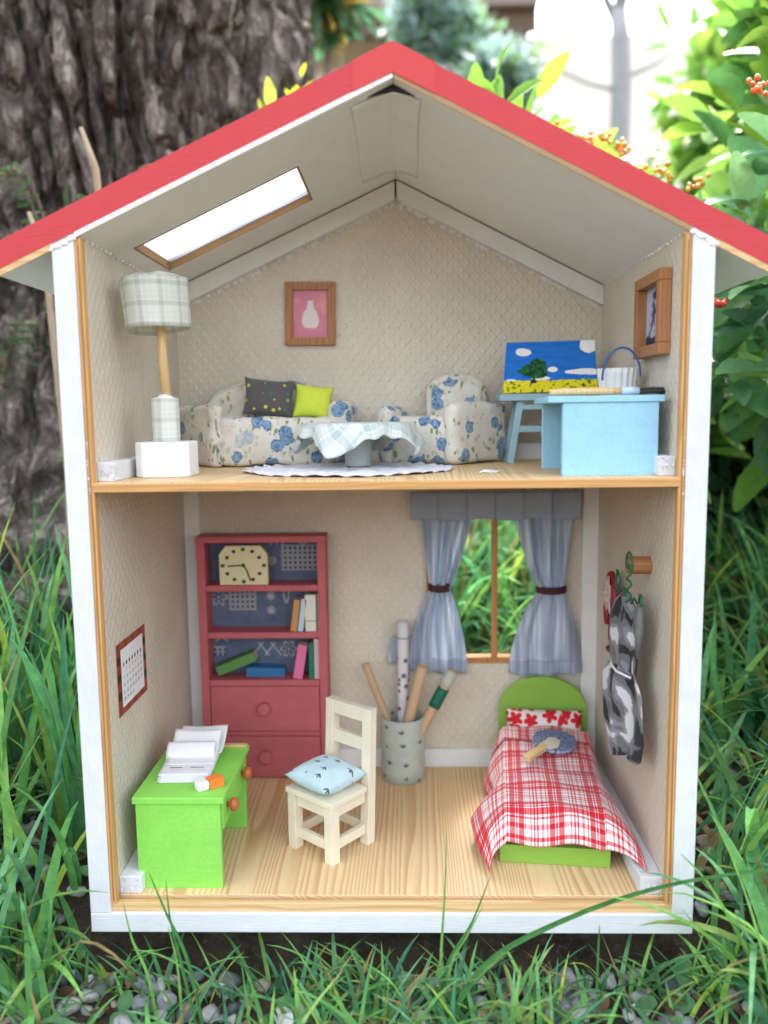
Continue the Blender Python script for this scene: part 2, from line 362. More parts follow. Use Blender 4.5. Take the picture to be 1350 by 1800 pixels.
# ------------------------------------------------------------------ mesh helpers
class MB:
    def __init__(s): s.v = []; s.f = []; s.mi = []; s.uv = {}; s.X = Matrix.Identity(4)
    def add(s, vs, fs, mi=0):
        o = len(s.v); s.v += [tuple(s.X @ Vector(v)) for v in vs]
        for f in fs: s.f.append(tuple(o+i for i in f)); s.mi.append(mi)
        return s
    def box(s, x0, x1, y0, y1, z0, z1, mi=0):
        return s.add([(x0, y0, z0), (x1, y0, z0), (x1, y1, z0), (x0, y1, z0), (x0, y0, z1), (x1, y0, z1), (x1, y1, z1), (x0, y1, z1)],
                     [(0, 3, 2, 1), (4, 5, 6, 7), (0, 1, 5, 4), (1, 2, 6, 5), (2, 3, 7, 6), (3, 0, 4, 7)], mi)
    def hexa(s, b, t, mi=0, fr=None):
        fs = [(0, 3, 2, 1), (4, 5, 6, 7), (0, 1, 5, 4), (1, 2, 6, 5), (2, 3, 7, 6), (3, 0, 4, 7)]
        o = len(s.v); s.add(list(b)+list(t), fs, mi)
        if fr is not None: s.mi[-4] = fr
        return s
    def prism(s, poly, y0, y1, mi=0):          # poly: counter-clockwise (x,z) seen from the front
        n = len(poly); vs = [(x, y0, z) for x, z in poly]+[(x, y1, z) for x, z in poly]
        return s.add(vs, [tuple(range(n)), tuple(range(2*n-1, n-1, -1))]+[(i, i+n, (i+1) % n+n, (i+1) % n) for i in range(n)], mi)
    def slab(s, poly, z0, z1, mi=0):           # poly: counter-clockwise (x,y) seen from above
        n = len(poly); vs = [(x, y, z0) for x, y in poly]+[(x, y, z1) for x, y in poly]
        return s.add(vs, [tuple(range(n-1, -1, -1)), tuple(range(n, 2*n))]+[(i, (i+1) % n, (i+1) % n+n, i+n) for i in range(n)], mi)
    def lathe(s, prof, cx=0, cy=0, n=32, cap=True, mi=0):   # prof [(r,z)...] from below to above
        vs = []; fs = []
        for r, z in prof: vs += [(cx+r*math.cos(2*math.pi*i/n), cy+r*math.sin(2*math.pi*i/n), z) for i in range(n)]
        for j in range(len(prof)-1):
            for i in range(n): fs.append((j*n+i, j*n+(i+1) % n, (j+1)*n+(i+1) % n, (j+1)*n+i))
        if cap: fs += [tuple(range(n-1, -1, -1)), tuple((len(prof)-1)*n+i for i in range(n))]
        return s.add(vs, fs, mi)
    def tube(s, pts, rad, n=10, mi=0):
        pts = [Vector(p) for p in pts]; m = len(pts)
        rs = rad if isinstance(rad, (list, tuple)) else [rad]*m
        vs = []; fs = []; up = None
        for k in range(m):
            t = (pts[min(k+1, m-1)]-pts[max(k-1, 0)]).normalized()
            if up is None: up = t.orthogonal().normalized()
            a = (up - t*up.dot(t)).normalized(); b = t.cross(a); up = a
            vs += [tuple(pts[k]+(a*math.cos(2*math.pi*i/n)+b*math.sin(2*math.pi*i/n))*rs[k]) for i in range(n)]
        for k in range(m-1):
            for i in range(n): fs.append((k*n+i, k*n+(i+1) % n, (k+1)*n+(i+1) % n, (k+1)*n+i))
        fs += [tuple(range(n-1, -1, -1)), tuple((m-1)*n+i for i in range(n))]
        return s.add(vs, fs, mi)
    def bar(s, a, b, w, d, mi=0, up=(0, 0, 1)):
        a, b = Vector(a), Vector(b); t = (b-a).normalized(); u = Vector(up)
        if abs(t.dot(u)) > .95: u = Vector((0, 1, 0))
        x = t.cross(u).normalized()*w/2; y = x.cross(t).normalized()*d/2
        vs = [a-x-y, a+x-y, a+x+y, a-x+y, b-x-y, b+x-y, b+x+y, b-x+y]
        return s.add([tuple(v) for v in vs], [(0, 3, 2, 1), (4, 5, 6, 7), (0, 1, 5, 4), (1, 2, 6, 5), (2, 3, 7, 6), (3, 0, 4, 7)], mi)
    def ball(s, c, r, n=10, m=7, sq=(1, 1, 1), mi=0):
        vs = []; fs = []
        for j in range(m+1):
            th = math.pi*j/m
            for i in range(n):
                ph = 2*math.pi*i/n; vs.append((c[0]+r*sq[0]*math.sin(th)*math.cos(ph), c[1]+r*sq[1]*math.sin(th)*math.sin(ph), c[2]-r*sq[2]*math.cos(th)))
        for j in range(m):
            for i in range(n): fs.append((j*n+i, j*n+(i+1) % n, (j+1)*n+(i+1) % n, (j+1)*n+i))
        return s.add(vs, fs, mi)
    def grid(s, nu, nv, fn, mi=0, uv=None):    # fn(u,v)->(x,y,z); uv(u,v)->(a,b) in cm
        o = len(s.v); vs = []
        for j in range(nv+1):
            for i in range(nu+1):
                vs.append(fn(i/nu, j/nv))
                if uv: s.uv[o+len(vs)-1] = uv(i/nu, j/nv)
        fs = [(j*(nu+1)+i, j*(nu+1)+i+1, (j+1)*(nu+1)+i+1, (j+1)*(nu+1)+i) for j in range(nv) for i in range(nu)]
        return s.add(vs, fs, mi)
    def build(s, name, mats, parent=None, loc=None, rot=None, bevel=0, seg=2, smooth=False, solid=0, subsurf=0, solid_off=0, weld=False):
        me = bpy.data.meshes.new(name); me.from_pydata([(v[0]*S, v[1]*S, v[2]*S) for v in s.v], [], s.f)
        if not isinstance(mats, (list, tuple)): mats = [mats]
        for m in mats: me.materials.append(m)
        me.polygons.foreach_set('material_index', s.mi)
        if s.uv:
            l = me.uv_layers.new(name='UVMap'); idx = np.zeros(len(me.loops), int); me.loops.foreach_get('vertex_index', idx)
            a = np.array([s.uv.get(i, (0, 0)) for i in range(len(s.v))])[idx]; l.data.foreach_set('uv', a.ravel())
        if smooth: me.polygons.foreach_set('use_smooth', [True]*len(me.polygons))
        me.update()
        o = bpy.data.objects.new(name, me); COL.objects.link(o)
        if parent: o.parent = parent
        if loc: o.location = Vector(loc)*S
        if rot: o.rotation_euler = rot
        if weld:
            w = o.modifiers.new('weld', 'WELD'); w.merge_threshold = .0001
        if solid:
            m = o.modifiers.new('thick', 'SOLIDIFY'); m.thickness = solid*S; m.offset = solid_off
        if bevel:
            m = o.modifiers.new('bevel', 'BEVEL'); m.width = bevel*S; m.segments = seg; m.limit_method = 'ANGLE'; m.angle_limit = R(40)
            if seg > 1 and not smooth:
                me.polygons.foreach_set('use_smooth', [True]*len(me.polygons)); m.harden_normals = True
        if subsurf:
            m = o.modifiers.new('sub', 'SUBSURF'); m.levels = subsurf; m.render_levels = subsurf
        return o

def thing(name, label, cat, loc=(0, 0, 0), rz=0, group=None, kind=None):
    o = bpy.data.objects.new(name, None); COL.objects.link(o); o.empty_display_size = .01
    o.location = Vector(loc)*S; o.rotation_euler = (0, 0, rz)
    return tag(o, label, cat, group, kind)
def tag(o, label=None, cat=None, group=None, kind=None):
    if label: o['label'] = label
    if cat: o['category'] = cat
    if group: o['group'] = group
    if kind: o['kind'] = kind
    return o

def np_mesh(name, V, Q, mat, C=None, parent=None, smooth=True, loc=None):
    me = bpy.data.meshes.new(name); V = np.asarray(V, float)*S; Q = np.asarray(Q, np.int64); k = Q.shape[1]
    me.vertices.add(len(V)); me.vertices.foreach_set('co', V.ravel())
    me.loops.add(Q.size); me.loops.foreach_set('vertex_index', Q.ravel().astype(np.int32))
    me.polygons.add(len(Q)); me.polygons.foreach_set('loop_start', np.arange(0, Q.size, k, dtype=np.int32))
    me.polygons.foreach_set('loop_total', np.full(len(Q), k, dtype=np.int32))
    if smooth: me.polygons.foreach_set('use_smooth', np.ones(len(Q), bool))
    if C is not None:
        c = me.color_attributes.new('Col', 'FLOAT_COLOR', 'POINT'); A = np.ones((len(V), 4)); A[:, :3] = C; c.data.foreach_set('color', A.ravel())
    me.materials.append(mat); me.update(calc_edges=True); me.validate()
    o = bpy.data.objects.new(name, me); COL.objects.link(o)
    if parent: o.parent = parent
    if loc: o.location = Vector(loc)*S
    return o

def printed(name, w, h, nx, ny, pos, col, mat, parent=None):
    """flat printed sheet: pos(U,V)->xyz in cm (U 0..w, V 0..h), col(U,V)->sRGB 0..1"""
    U, V = np.meshgrid(np.linspace(0, w, nx+1), np.linspace(0, h, ny+1))
    P = np.stack([np.broadcast_to(a, U.shape) for a in pos(U, V)], -1).reshape(-1, 3)
    C = lin(np.clip(col(U, V), 0, 1)).reshape(-1, 3)
    i = np.arange(nx)[None, :]+np.arange(ny)[:, None]*(nx+1); i = i.ravel()
    return np_mesh(name, P, np.stack([i, i+1, i+nx+2, i+nx+1], -1), mat, C, parent)

# ------------------------------------------------------------------ ground
def gz(x, y):
    x = np.asarray(x, float); y = np.asarray(y, float)
    sm = lambda a, b, t: np.clip((t-a)/(b-a), 0, 1)**2*(3-2*np.clip((t-a)/(b-a), 0, 1))
    base = -3.6*(1-sm(0.5, 4.5, y)) - 1.0*(1-sm(-12, -2, y))
    out = np.maximum(np.abs(x)-20.5, 0)
    side = sm(0, 8, out)*1.2
    rise = np.maximum(y-24, 0); bank = 0.34*rise*(rise < 60)+(rise >= 60)*(20.4+np.minimum((rise-60)*.04, 5))
    bank = bank*sm(0, 10, rise)
    sidebank = sm(22, 50, np.abs(x))*sm(-5, 40, y)*4
    n = (fbm(x*.12, y*.12, 0, 4, 3)-.5)*3.0 + (fbm(x*.6, y*.6, 0, 3, 9)-.5)*.9
    keep = np.clip(np.maximum(out/3, np.maximum((0.5-y)/3, (y-23)/3)), 0, 1)
    return base+side+bank+sidebank+n*keep - .02
xs = np.concatenate([np.linspace(-3000, -90, 14), np.linspace(-84, 84, 190), np.linspace(90, 3000, 14)])
ys = np.concatenate([np.linspace(-1500, -45, 8), np.linspace(-40, 120, 180), np.linspace(126, 400, 24), np.linspace(450, 4000, 12)])
X, Y = np.meshgrid(xs, ys); nx = len(xs)-1; ny = len(ys)-1
i = (np.arange(nx)[None, :]+np.arange(ny)[:, None]*(nx+1)).ravel()
g = np_mesh('ground', np.stack([X, Y, gz(X, Y)], -1).reshape(-1, 3), np.stack([i, i+1, i+nx+2, i+nx+1], -1), M['soil'])
tag(g, kind='structure')

# gravel in front of and beside the house
ico = bmesh.new(); bmesh.ops.create_icosphere(ico, subdivisions=2, radius=1)
iv = np.array([v.co[:] for v in ico.verts]); ifc = np.array([[v.index for v in f.verts] for f in ico.faces]); ico.free()
def stones(name, pts, label, cat, sizes, **k):
    V = []; F = []; C = []
    for q, (x, y) in enumerate(pts):
        s = sizes[q]; a = np.abs(rng.rand(3)*.6+.6)*s*np.array([1, 1, .65])
        off = rng.rand(3)*50; d = .66+.5*vnoise(iv[:, 0]*1.1+off[0], iv[:, 1]*1.1+off[1], iv[:, 2]*1.1+off[2], 5)+.28*vnoise(iv[:, 0]*2.6+off[1], iv[:, 1]*2.6+off[2], iv[:, 2]*2.6+off[0], 6)
        for _c in range(4):
            nn = rng.randn(3); nn /= np.linalg.norm(nn); dt = iv@nn; cut = rng.uniform(.5, .75); d = np.where((dt > 0) & (d*dt > cut), cut/np.maximum(dt, .01), d)
        p = iv*d[:, None]*a; th = rng.rand()*6.3; ct, st = math.cos(th), math.sin(th); tl = rng.randn()*.3
        p = np.stack([p[:, 0]*ct-p[:, 1]*st, p[:, 0]*st+p[:, 1]*ct, p[:, 2]+p[:, 0]*tl], -1)
        F.append(ifc+len(V)*len(iv)); V.append(p+np.array([x, y, float(gz(x, y))+s*.25]))
        g_ = rng.rand(); base = np.array([[.22, .23, .25], [.36, .36, .35], [.12, .13, .14], [.36, .29, .22], [.60, .58, .54]][rng.choice(5, p=[.34, .25, .2, .13, .08])])
        C.append(np.tile(base*(.8+.4*g_), (len(iv), 1)))
    o = np_mesh(name, np.concatenate(V), np.concatenate(F), M['stone'], np.concatenate(C), smooth=False)
    return tag(o, label, cat, kind='stuff')
pts = []; sz = []
for _ in range(720):
    x = rng.uniform(-30, 30); y = rng.uniform(-14, .2)
    pts.append((x, y)); sz.append(rng.uniform(.3, 1.0)*(1.25 if rng.rand() < .12 else .85))
for _ in range(260):
    sd = rng.choice([-1, 1]); pts.append((sd*rng.uniform(20.5, 32), rng.uniform(0, 30))); sz.append(rng.uniform(.3, .9))
stones('gravel', pts, 'blue grey gravel scattered in front of the dollhouse', 'gravel', sz)

# ------------------------------------------------------------------ grass
def blades(roots, length, width, lean, az, bend, cols, seg=7):
    """curved tapering blades with a folded midrib; all arrays of n. -> V,Q,C"""
    n = len(length); t = np.linspace(0, 1, seg+1)
    ang = lean[:, None]+bend[:, None]*t[None, :]**1.3          # angle from vertical
    st = length[:, None]/seg
    r = np.cumsum(np.sin(ang)*st, 1)-np.sin(ang[:, :1])*st; z = np.cumsum(np.cos(ang)*st, 1)-np.cos(ang[:, :1])*st
    dx, dy = np.cos(az)[:, None], np.sin(az)[:, None]
    cx = roots[:, 0:1]+r*dx; cy = roots[:, 1:2]+r*dy; cz = roots[:, 2:3]+z
    w = width[:, None]*np.clip(1.25*(1-t[None, :])**.55*(.55+.45*np.minimum(t*5, 1)), .02, 1)/2
    sx, sy = -dy*w, dx*w; dn = w*.45
    nx_, nz_ = -np.cos(ang), np.sin(ang)
    mid = np.stack([cx, cy, cz], -1)
    off = np.stack([nx_*dx*dn, nx_*dy*dn, nz_*dn], -1)
    L = mid+np.stack([sx, sy, 0*sx], -1)+off; Rr = mid-np.stack([sx, sy, 0*sx], -1)+off
    V = np.stack([L, mid, Rr], 2)                              # n,seg+1,3,3
    b = np.arange(n)[:, None, None]*(seg+1)*3+np.arange(seg)[None, :, None]*3+np.arange(2)[None, None, :]
    b = b.reshape(-1); Q = np.stack([b, b+1, b+4, b+3], -1)
    C = np.repeat(cols, (seg+1)*3, 0)
    return V.reshape(-1, 3), Q, C, mid
GC = np.array([[.10, .29, .11], [.14, .36, .10], [.22, .44, .11], [.07, .24, .12], [.16, .36, .17]])
def grasscol(n, warm=.0):
    c = GC[rng.randint(0, 5, n)]*(.6+.85*rng.rand(n, 1)); y_ = rng.rand(n) < .15; c[y_] = c[y_]*np.array([1.9, 1.25, .8]); d = rng.rand(n) < .05+warm; c[d] = np.array([.36, .27, .12])*(.7+.5*rng.rand(d.sum(), 1)); return c
def clear(mid, m=.5):
    """True where no point of the blade enters the house's box"""
    x, y, z = mid[..., 0], mid[..., 1], mid[..., 2]
    ins = (np.abs(x) < 20.2+m) & (y > -.3-m) & (y < 23.0+m) & (z > -.4)
    roof = (np.abs(x) < 24.5) & (y > -1) & (y < 24) & (z > 41)
    return ~(ins | roof).any(1)
def field(name, label, n, xr, yr, lr, wr, seed_fn=None, warm=0, maxz=None, leanr=(.05, .7), bendr=(.2, 1.7)):
    x = rng.uniform(*xr, n); y = rng.uniform(*yr, n)
    if seed_fn is not None:
        k = seed_fn(x, y); x, y = x[k], y[k]; n = len(x)
    cl = fbm(x*.11, y*.11, 0, 2, 21); k = rng.rand(n) < np.clip((cl-.25)*2.6, .12, 1); x, y = x[k], y[k]; n = len(x)
    L = rng.uniform(*lr, n); W = rng.uniform(*wr, n); lean = rng.uniform(*leanr, n); bend = rng.uniform(*bendr, n); az_ = rng.uniform(0, 2*math.pi, n)
    roots = np.stack([x, y, gz(x, y)-.3], -1)
    V, Q, C, mid = blades(roots, L, W, lean, az_, bend, grasscol(n, warm))
    ok = clear(mid)
    if maxz is not None: ok &= (mid[..., 2].max(1) < maxz)
    sel = np.nonzero(ok)[0]
    V, Q, C, mid = blades(roots[sel], L[sel], W[sel], lean[sel], az_[sel], bend[sel], C.reshape(n, -1, 3)[sel, 0])
    o = np_mesh(name, V, Q, M['grass'], C); return tag(o, label, 'grass', kind='stuff')
field('grass', 'long arching grass on the bank behind and beside the dollhouse', 8500, (-75, 75), (24, 100), (7, 19), (.4, 1.0))
field('grass', 'thin fine grass stems among the broad blades behind', 2600, (-60, 60), (24, 80), (8, 20), (.12, .25))
field('side_grass', 'green grass on the ground to the left and right of the dollhouse', 2100, (-46, 46), (-6, 25), (5, 15), (.3, .85), lambda x, y: np.abs(x) > 21)
field('side_grass', 'taller soft grass rising beside the left wall', 420, (-48, -23.5), (-2, 34), (15, 27), (.5, 1.0), None, 0, None, (.0, .35), (.05, .7))
field('front_grass', 'short green grass along the dark gap under the front board', 1350, (-26, 26), (-8, -.5), (2.5, 7.5), (.16, .42), lambda x, y: (np.abs(x-1) < 9) | (y > -2.2) | (rng.rand(len(x)) < .3), .02, 1.4, (.1, .8), (.2, 1.2))
field('dry_grass', 'straw coloured dead stalks lying on the soil', 900, (-45, 45), (-10, 80), (3, 9), (.08, .18), lambda x, y: (np.abs(x) > 21) | (y < -1) | (y > 25), 1.0, None, (1.1, 1.5), (-.1, .3))

# dead leaves and broad weeds on the soil
def litter(n, xr, yr, label, name, LM_, cols, up, sel):
    x = rng.uniform(*xr, n); y = rng.uniform(*yr, n); k = sel(x, y); x, y = x[k], y[k]; n = len(x)
    d = rng.randn(n, 3); d[:, 2] = d[:, 2]*.25+up; d /= np.linalg.norm(d, axis=1)[:, None]
    upv = np.tile([0, 0, 1.], (n, 1))+rng.randn(n, 3)*.35; xx = np.cross(d, upv); xx /= np.linalg.norm(xx, axis=1)[:, None]; zz = np.cross(xx, d); Fm = np.stack([xx, d, zz], -1)
    V0, Q0 = LM_; P = np.stack([x, y, gz(x, y)+.35+rng.rand(n)*.5], -1)
    V = np.einsum('nij,vj->nvi', Fm, V0)*rng.uniform(.6, 1.3, n)[:, None, None]+P[:, None, :]
    Q = (Q0[None]+np.arange(n)[:, None, None]*len(V0)).reshape(-1, 4)
    return tag(np_mesh(name, V.reshape(-1, 3), Q, M['grass'], np.repeat(cols(n), len(V0), 0)), label, 'ground cover', kind='stuff')

def one_blade(pts, w, col, label, name='wild_grass'):
    """a single blade that can be pointed at, through given points"""
    P = [Vector(p) for p in pts]; n = 22; V = []; 
    def cr(t):
        m = len(P)-1; k = min(int(t*m), m-1); f = t*m-k; p0, p1, p2, p3 = P[max(k-1, 0)], P[k], P[k+1], P[min(k+2, m)]
        return .5*((2*p1)+(p2-p0)*f+(2*p0-5*p1+4*p2-p3)*f*f+(3*p1-p0-3*p2+p3)*f**3)
    for q in range(n+1):
        t = q/n; c = cr(t); tg = (cr(min(t+.02, 1))-cr(max(t-.02, 0))).normalized(); sd = tg.cross(Vector((0, -1, .15))).normalized()
        ww = w*min(1, (1-t)**.6*1.2+.04)/2; V += [c+sd*ww+Vector((0, -ww*.5, 0)), c, c-sd*ww+Vector((0, -ww*.5, 0))]
    b = np.array([q*3+k for q in range(n) for k in (0, 1)]); Q = np.stack([b, b+1, b+4, b+3], -1)
    o = np_mesh(name, [tuple(v) for v in V], Q, M['grass'], np.tile(np.array(col), (len(V), 1)))
    return tag(o, label, 'grass', 'single grass blades in front of the dollhouse')

# ------------------------------------------------------------------ dollhouse
D = 21.58; XI = 18.37; ZF = 2.05; ZS = 30.21; AX = .83
H = thing('dollhouse', 'open fronted two storey dollhouse with red gable roof and white walls standing in grass', 'dollhouse')
SL, SR = (53.95-43.0)/(AX+23.4), (53.95-42.45)/(23.3-AX)
def zc(x, dz=0): return 53.95+dz-(SL*(AX-x) if x < AX else SR*(x-AX))
# floor boards
MB().box(-20, 20, -.12, D+.9, 0, 1.36).build('base_board', M['white_h'], H, bevel=.08)
MB().box(-18.65, 18.65, .10, .55, 1.36, 1.98).build('door_track', M['ply_h'], H, bevel=.04)
MB().box(-18.3, 18.3, .55, .95, 1.36, 1.72).build('door_groove', M['track'], H)
MB().box(-18.37, 18.37, .95, D, 1.362, ZF).build('lower_floor', M['floor'], H, bevel=.05)
# side walls
for sd in (-1, 1):
    x0, x1 = sorted((sd*20, sd*18.62)); 
    pl = [(x0, 1.362), (x1, 1.362), (x1, zc(x1)-.05), (x0, zc(x0)-.05)]
    MB().prism(pl, -.10, D+.9).build('side_wall', M['white'], H, bevel=.07)
    x0, x1 = sorted((sd*18.61, sd*XI))
    MB().prism([(x0, ZF), (x1, ZF), (x1, zc(x1)-.12), (x0, zc(x0)-.12)], .62, D).build('wallpaper', M['wp'], H)
    x0, x1 = sorted((sd*18.61, sd*18.22))
    MB().prism([(x0, 1.99), (x1, 1.99), (x1, zc(x1)-.15), (x0, zc(x0)-.15)], .0, .6).build('door_track', M['ply'], H, bevel=.04)
    x0, x1 = sorted((sd*18.45, sd*18.38))
    MB().prism([(x0, 2.2), (x1, 2.2), (x1, zc(x1)-.5), (x0, zc(x0)-.5)], -.03, .0).build('door_groove', M['track'], H)
# back wall with window opening
WX0, WX1, WZ0, WZ1 = 3.5, 15.3, 12.0, 26.3
b = MB(); 
for q in ((-18.61, WX0, ZF-.6, 29.6), (WX1, 18.61, ZF-.6, 29.6), (WX0, WX1, ZF-.6, WZ0), (WX0, WX1, WZ1, 29.6)): b.box(q[0], q[1], D+.1, D+.9, q[2], q[3])
b.prism([(-18.61, 29.6), (18.61, 29.6), (18.61, zc(18.61)-.03), (AX, zc(AX)-.03), (-18.61, zc(-18.61)-.03)], D+.1, D+.9)
b.build('back_wall', M['white'], H)
b = MB()
for q in ((-XI, WX0, ZF, 29.6), (WX1, XI, ZF, 29.6), (WX0, WX1, ZF, WZ0), (WX0, WX1, WZ1, 29.6)): b.box(q[0], q[1], D, D+.1, q[2], q[3])
b.build('wallpaper', M['wp'], H)
MB().prism([(-XI, ZS), (XI, ZS), (XI, zc(XI)-.06), (AX, zc(AX)-.06), (-XI, zc(-XI)-.06)], D, D+.1).build('wallpaper', M['wp'], H)
# window frame
fr = MB(); fr.box(WX0-.32, WX0+.12, D-.18, D+1.0, WZ0-.25, WZ1+.25); fr.box(WX1-.12, WX1+.32, D-.18, D+1.0, WZ0-.25, WZ1+.25)
fr.box(WX0+.12, WX1-.12, D-.18, D+1.0, WZ0-.25, WZ0+.32); fr.box(WX0+.12, WX1-.12, D-.18, D+1.0, WZ1-.1, WZ1+.25)
wf = fr.build('window_frame', M['framewood'], H, bevel=.04)
MB().box(9.05, 9.58, D+.1, D+.6, WZ0+.32, WZ1-.1).build('mullion', M['framewood'], wf, bevel=.04)
# upper floor
b = MB().box(-18.42, 18.40, -.02, D, 29.6, ZS-.06)
b.build('upper_floor', M['slab'], H, bevel=.06)
MB().box(-XI, XI, .03, D, ZS-.058, ZS).build('upper_floor_top', M['floor'], H)
# trims and skirting
for x0, x1 in ((-XI, -16.98), (17.0, XI)):
    MB().box(x0, x1, D-.55, D, ZF, 29.58).build('corner_trim', M['white_in'], H, bevel=.06)
MB().box(-16.97, 16.99, D-.45, D, ZF, 3.75).build('skirting_board', M['white_in'], H, bevel=.06)
MB().box(-XI, XI, D-.45, D, ZS, ZS+1.4).build('skirting_board', M['white_in'], H, bevel=.06)
for z0 in (ZF, ZS):
    for sd in (-1, 1):
        x0, x1 = sorted((sd*XI, sd*(XI-(1.55 if z0 < 5 else 1.1)))); 
        MB().box(x0, x1, 1.05, D-.6, z0, z0+1.25).build('skirting_board', M['white'], H, bevel=.08)
for sd in (-1, 1):                          # sloping boards under the ceiling on the back wall
    xe = sd*XI
    xa = AX-.02*sd*-1 if sd > 0 else AX-.10
    pl = [(xa, zc(xa)-1.65), (xe, zc(xe)-1.75), (xe, zc(xe)-.12), (xa, zc(xa)-.12)]
    if sd < 0: pl = pl[::-1]
    MB().prism(pl, D-.8, D).build('gable_trim', M['white_in'], H, bevel=.08)
# torn wallpaper edge bits below the gable trims
b = MB()
for q in range(120):
    x = rng.uniform(-17, 18); z = zc(x)-1.72-rng.rand()*.18; a_ = rng.rand()*.25+.08
    b.add([(x-a_, D-.03, z), (x+a_*.2, D-.05, z-rng.rand()*.35), (x+a_, D-.03, z-.05), (x+.1*a_, D-.02, z+.2)], [(0, 1, 2, 3)])
b.build('torn_paper_edge', M['white_in'], H)
# roof: red board above, thin ceiling panel below, skylight opening on the left
YB = D+1.6
def roof_cells(xs_, ys_, lo, hi, skip, mi=0, fr=None):
    b = MB()
    for a_ in range(len(xs_)-1):
        for c in range(len(ys_)-1):
            if (a_, c) in skip: continue
            x0, x1, y0, y1 = xs_[a_], xs_[a_+1], ys_[c], ys_[c+1]
            f = lambda x, d: zc(x, d)
            b.hexa([(x0, y0, f(x0, lo)), (x1, y0, f(x1, lo)), (x1, y1, f(x1, lo)), (x0, y1, f(x0, lo))],
                   [(x0, y0, f(x0, hi)), (x1, y0, f(x1, hi)), (x1, y1, f(x1, hi)), (x0, y1, f(x0, hi))], mi, fr if c == 0 else None)
    return b
SKX = (-17.15, -5.65); SKY = (6.7, 15.4)
roof_cells([-23.4, SKX[0], SKX[1], AX], [0, SKY[0], SKY[1], YB], .35, 2.0, {(1, 1)}).build('roof_board', M['red'], H)
roof_cells([AX, 23.35], [0, YB], .36, 2.02, set()).build('roof_board', M['red'], H)
b = roof_cells([-23.4, -20, SKX[0], SKX[1], AX], [.12, SKY[0], SKY[1], YB-.1], 0, .345, {(2, 1)})
b.build('ceiling_panel', M['ceil'], H)
roof_cells([AX+.03, 23.35], [.10, YB-.1], 0, .355, set()).build('ceiling_panel', M['ceil'], H)
# raw board edges showing along the front
def strip(x0, x1, lo, hi, y0, y1, n=1):
    return MB().hexa([(x0, y0, zc(x0, lo)), (x1, y0, zc(x1, lo)), (x1, y1, zc(x1, lo)), (x0, y1, zc(x0, lo))], [(x0, y0, zc(x0, hi)), (x1, y0, zc(x1, hi)), (x1, y1, zc(x1, hi)), (x0, y1, zc(x0, hi))])
strip(AX+.05, 18.6, 0, .35, .02, .10).build('raw_edge', M['brownedge'], H)
strip(20.02, 23.35, -.05, .35, .02, .10).build('raw_edge', M['ply_h'], H)
strip(-23.4, -20.02, -.05, .35, .02, .11).build('raw_edge', M['ply_h'], H)
strip(-18.6, AX, 0.02, .34, .02, .115).build('painted_edge', M['ceil'], H)
# ridge cap: red paper folded over the peak
b = MB(); xl, xr = -1.55, 3.35
pl = [(xl, zc(xl, .33)), (AX, zc(AX, .30)), (xr, zc(xr, .33)), (xr, zc(xr, 2.06)), (AX+.7, zc(AX+.7, 2.08)), (AX+.1, zc(AX, 1.98)), (AX-.5, zc(AX-.5, 2.08)), (xl, zc(xl, 2.06))]
b.prism(pl, -.05, YB+.04).build('ridge_cap', M['red2'], H)
# folded card patch under the ridge, its fold bowed away from the peak
def patch(u, v):
    x = -1.75+u*(2.5+1.75)+(.07*math.sin(v*5+u*3)); 
    sag = .32*math.exp(-((x-AX)/.75)**2)
    return (x-.35*(v)*0, 1.1+v*(17.4-1.1)+.15*math.sin(u*8), zc(x)-.05-sag-.10*(1-abs(2*u-1)))
MB().grid(28, 18, patch).build('ceiling_patch', M['ceil'], H, smooth=True, solid=.05)
b = MB()                                         # black sheet painted in as the gap's shade at the peak, dark trim joint
b.add([(AX-1.6, .9, zc(AX-1.6)-.04), (AX, .9, zc(AX)-.42), (AX+1.4, .9, zc(AX+1.4)-.04), (AX, .9, zc(AX)-.01)], [(0, 1, 2, 3)])
b.box(AX-.10, AX-.02, D-.86, D-.79, zc(AX)-1.5, zc(AX)-.2)
b.build('gap_shade', M['dark'], H)
# skylight lining and sheet
b = MB(); t = .14
for x0, x1, y0, y1 in ((SKX[0], SKX[0]+t, SKY[0], SKY[1]), (SKX[1]-t, SKX[1], SKY[0], SKY[1]), (SKX[0]+t, SKX[1]-t, SKY[0], SKY[0]+t), (SKX[0]+t, SKX[1]-t, SKY[1]-t, SKY[1])):
    b.hexa([(x0, y0, zc(x0, -.04)), (x1, y0, zc(x1, -.04)), (x1, y1, zc(x1, -.04)), (x0, y1, zc(x0, -.04))], [(x0, y0, zc(x0, 2.03)), (x1, y0, zc(x1, 2.03)), (x1, y1, zc(x1, 2.03)), (x0, y1, zc(x0, 2.03))])
sk = b.build('skylight', paint('raw_skylight_lining', (.42, .25, .11), .7, .2, 'x', .03), H)
x0, x1, y0, y1 = SKX[0]+.145, SKX[1]-.145, SKY[0]+.145, SKY[1]-.145
MB().hexa([(x0, y0, zc(x0, .50)), (x1, y0, zc(x1, .50)), (x1, y1, zc(x1, .50)), (x0, y1, zc(x0, .50))], [(x0, y0, zc(x0, .58)), (x1, y0, zc(x1, .58)), (x1, y1, zc(x1, .58)), (x0, y1, zc(x0, .58))]).build('skylight_pane', M['frost'], sk)

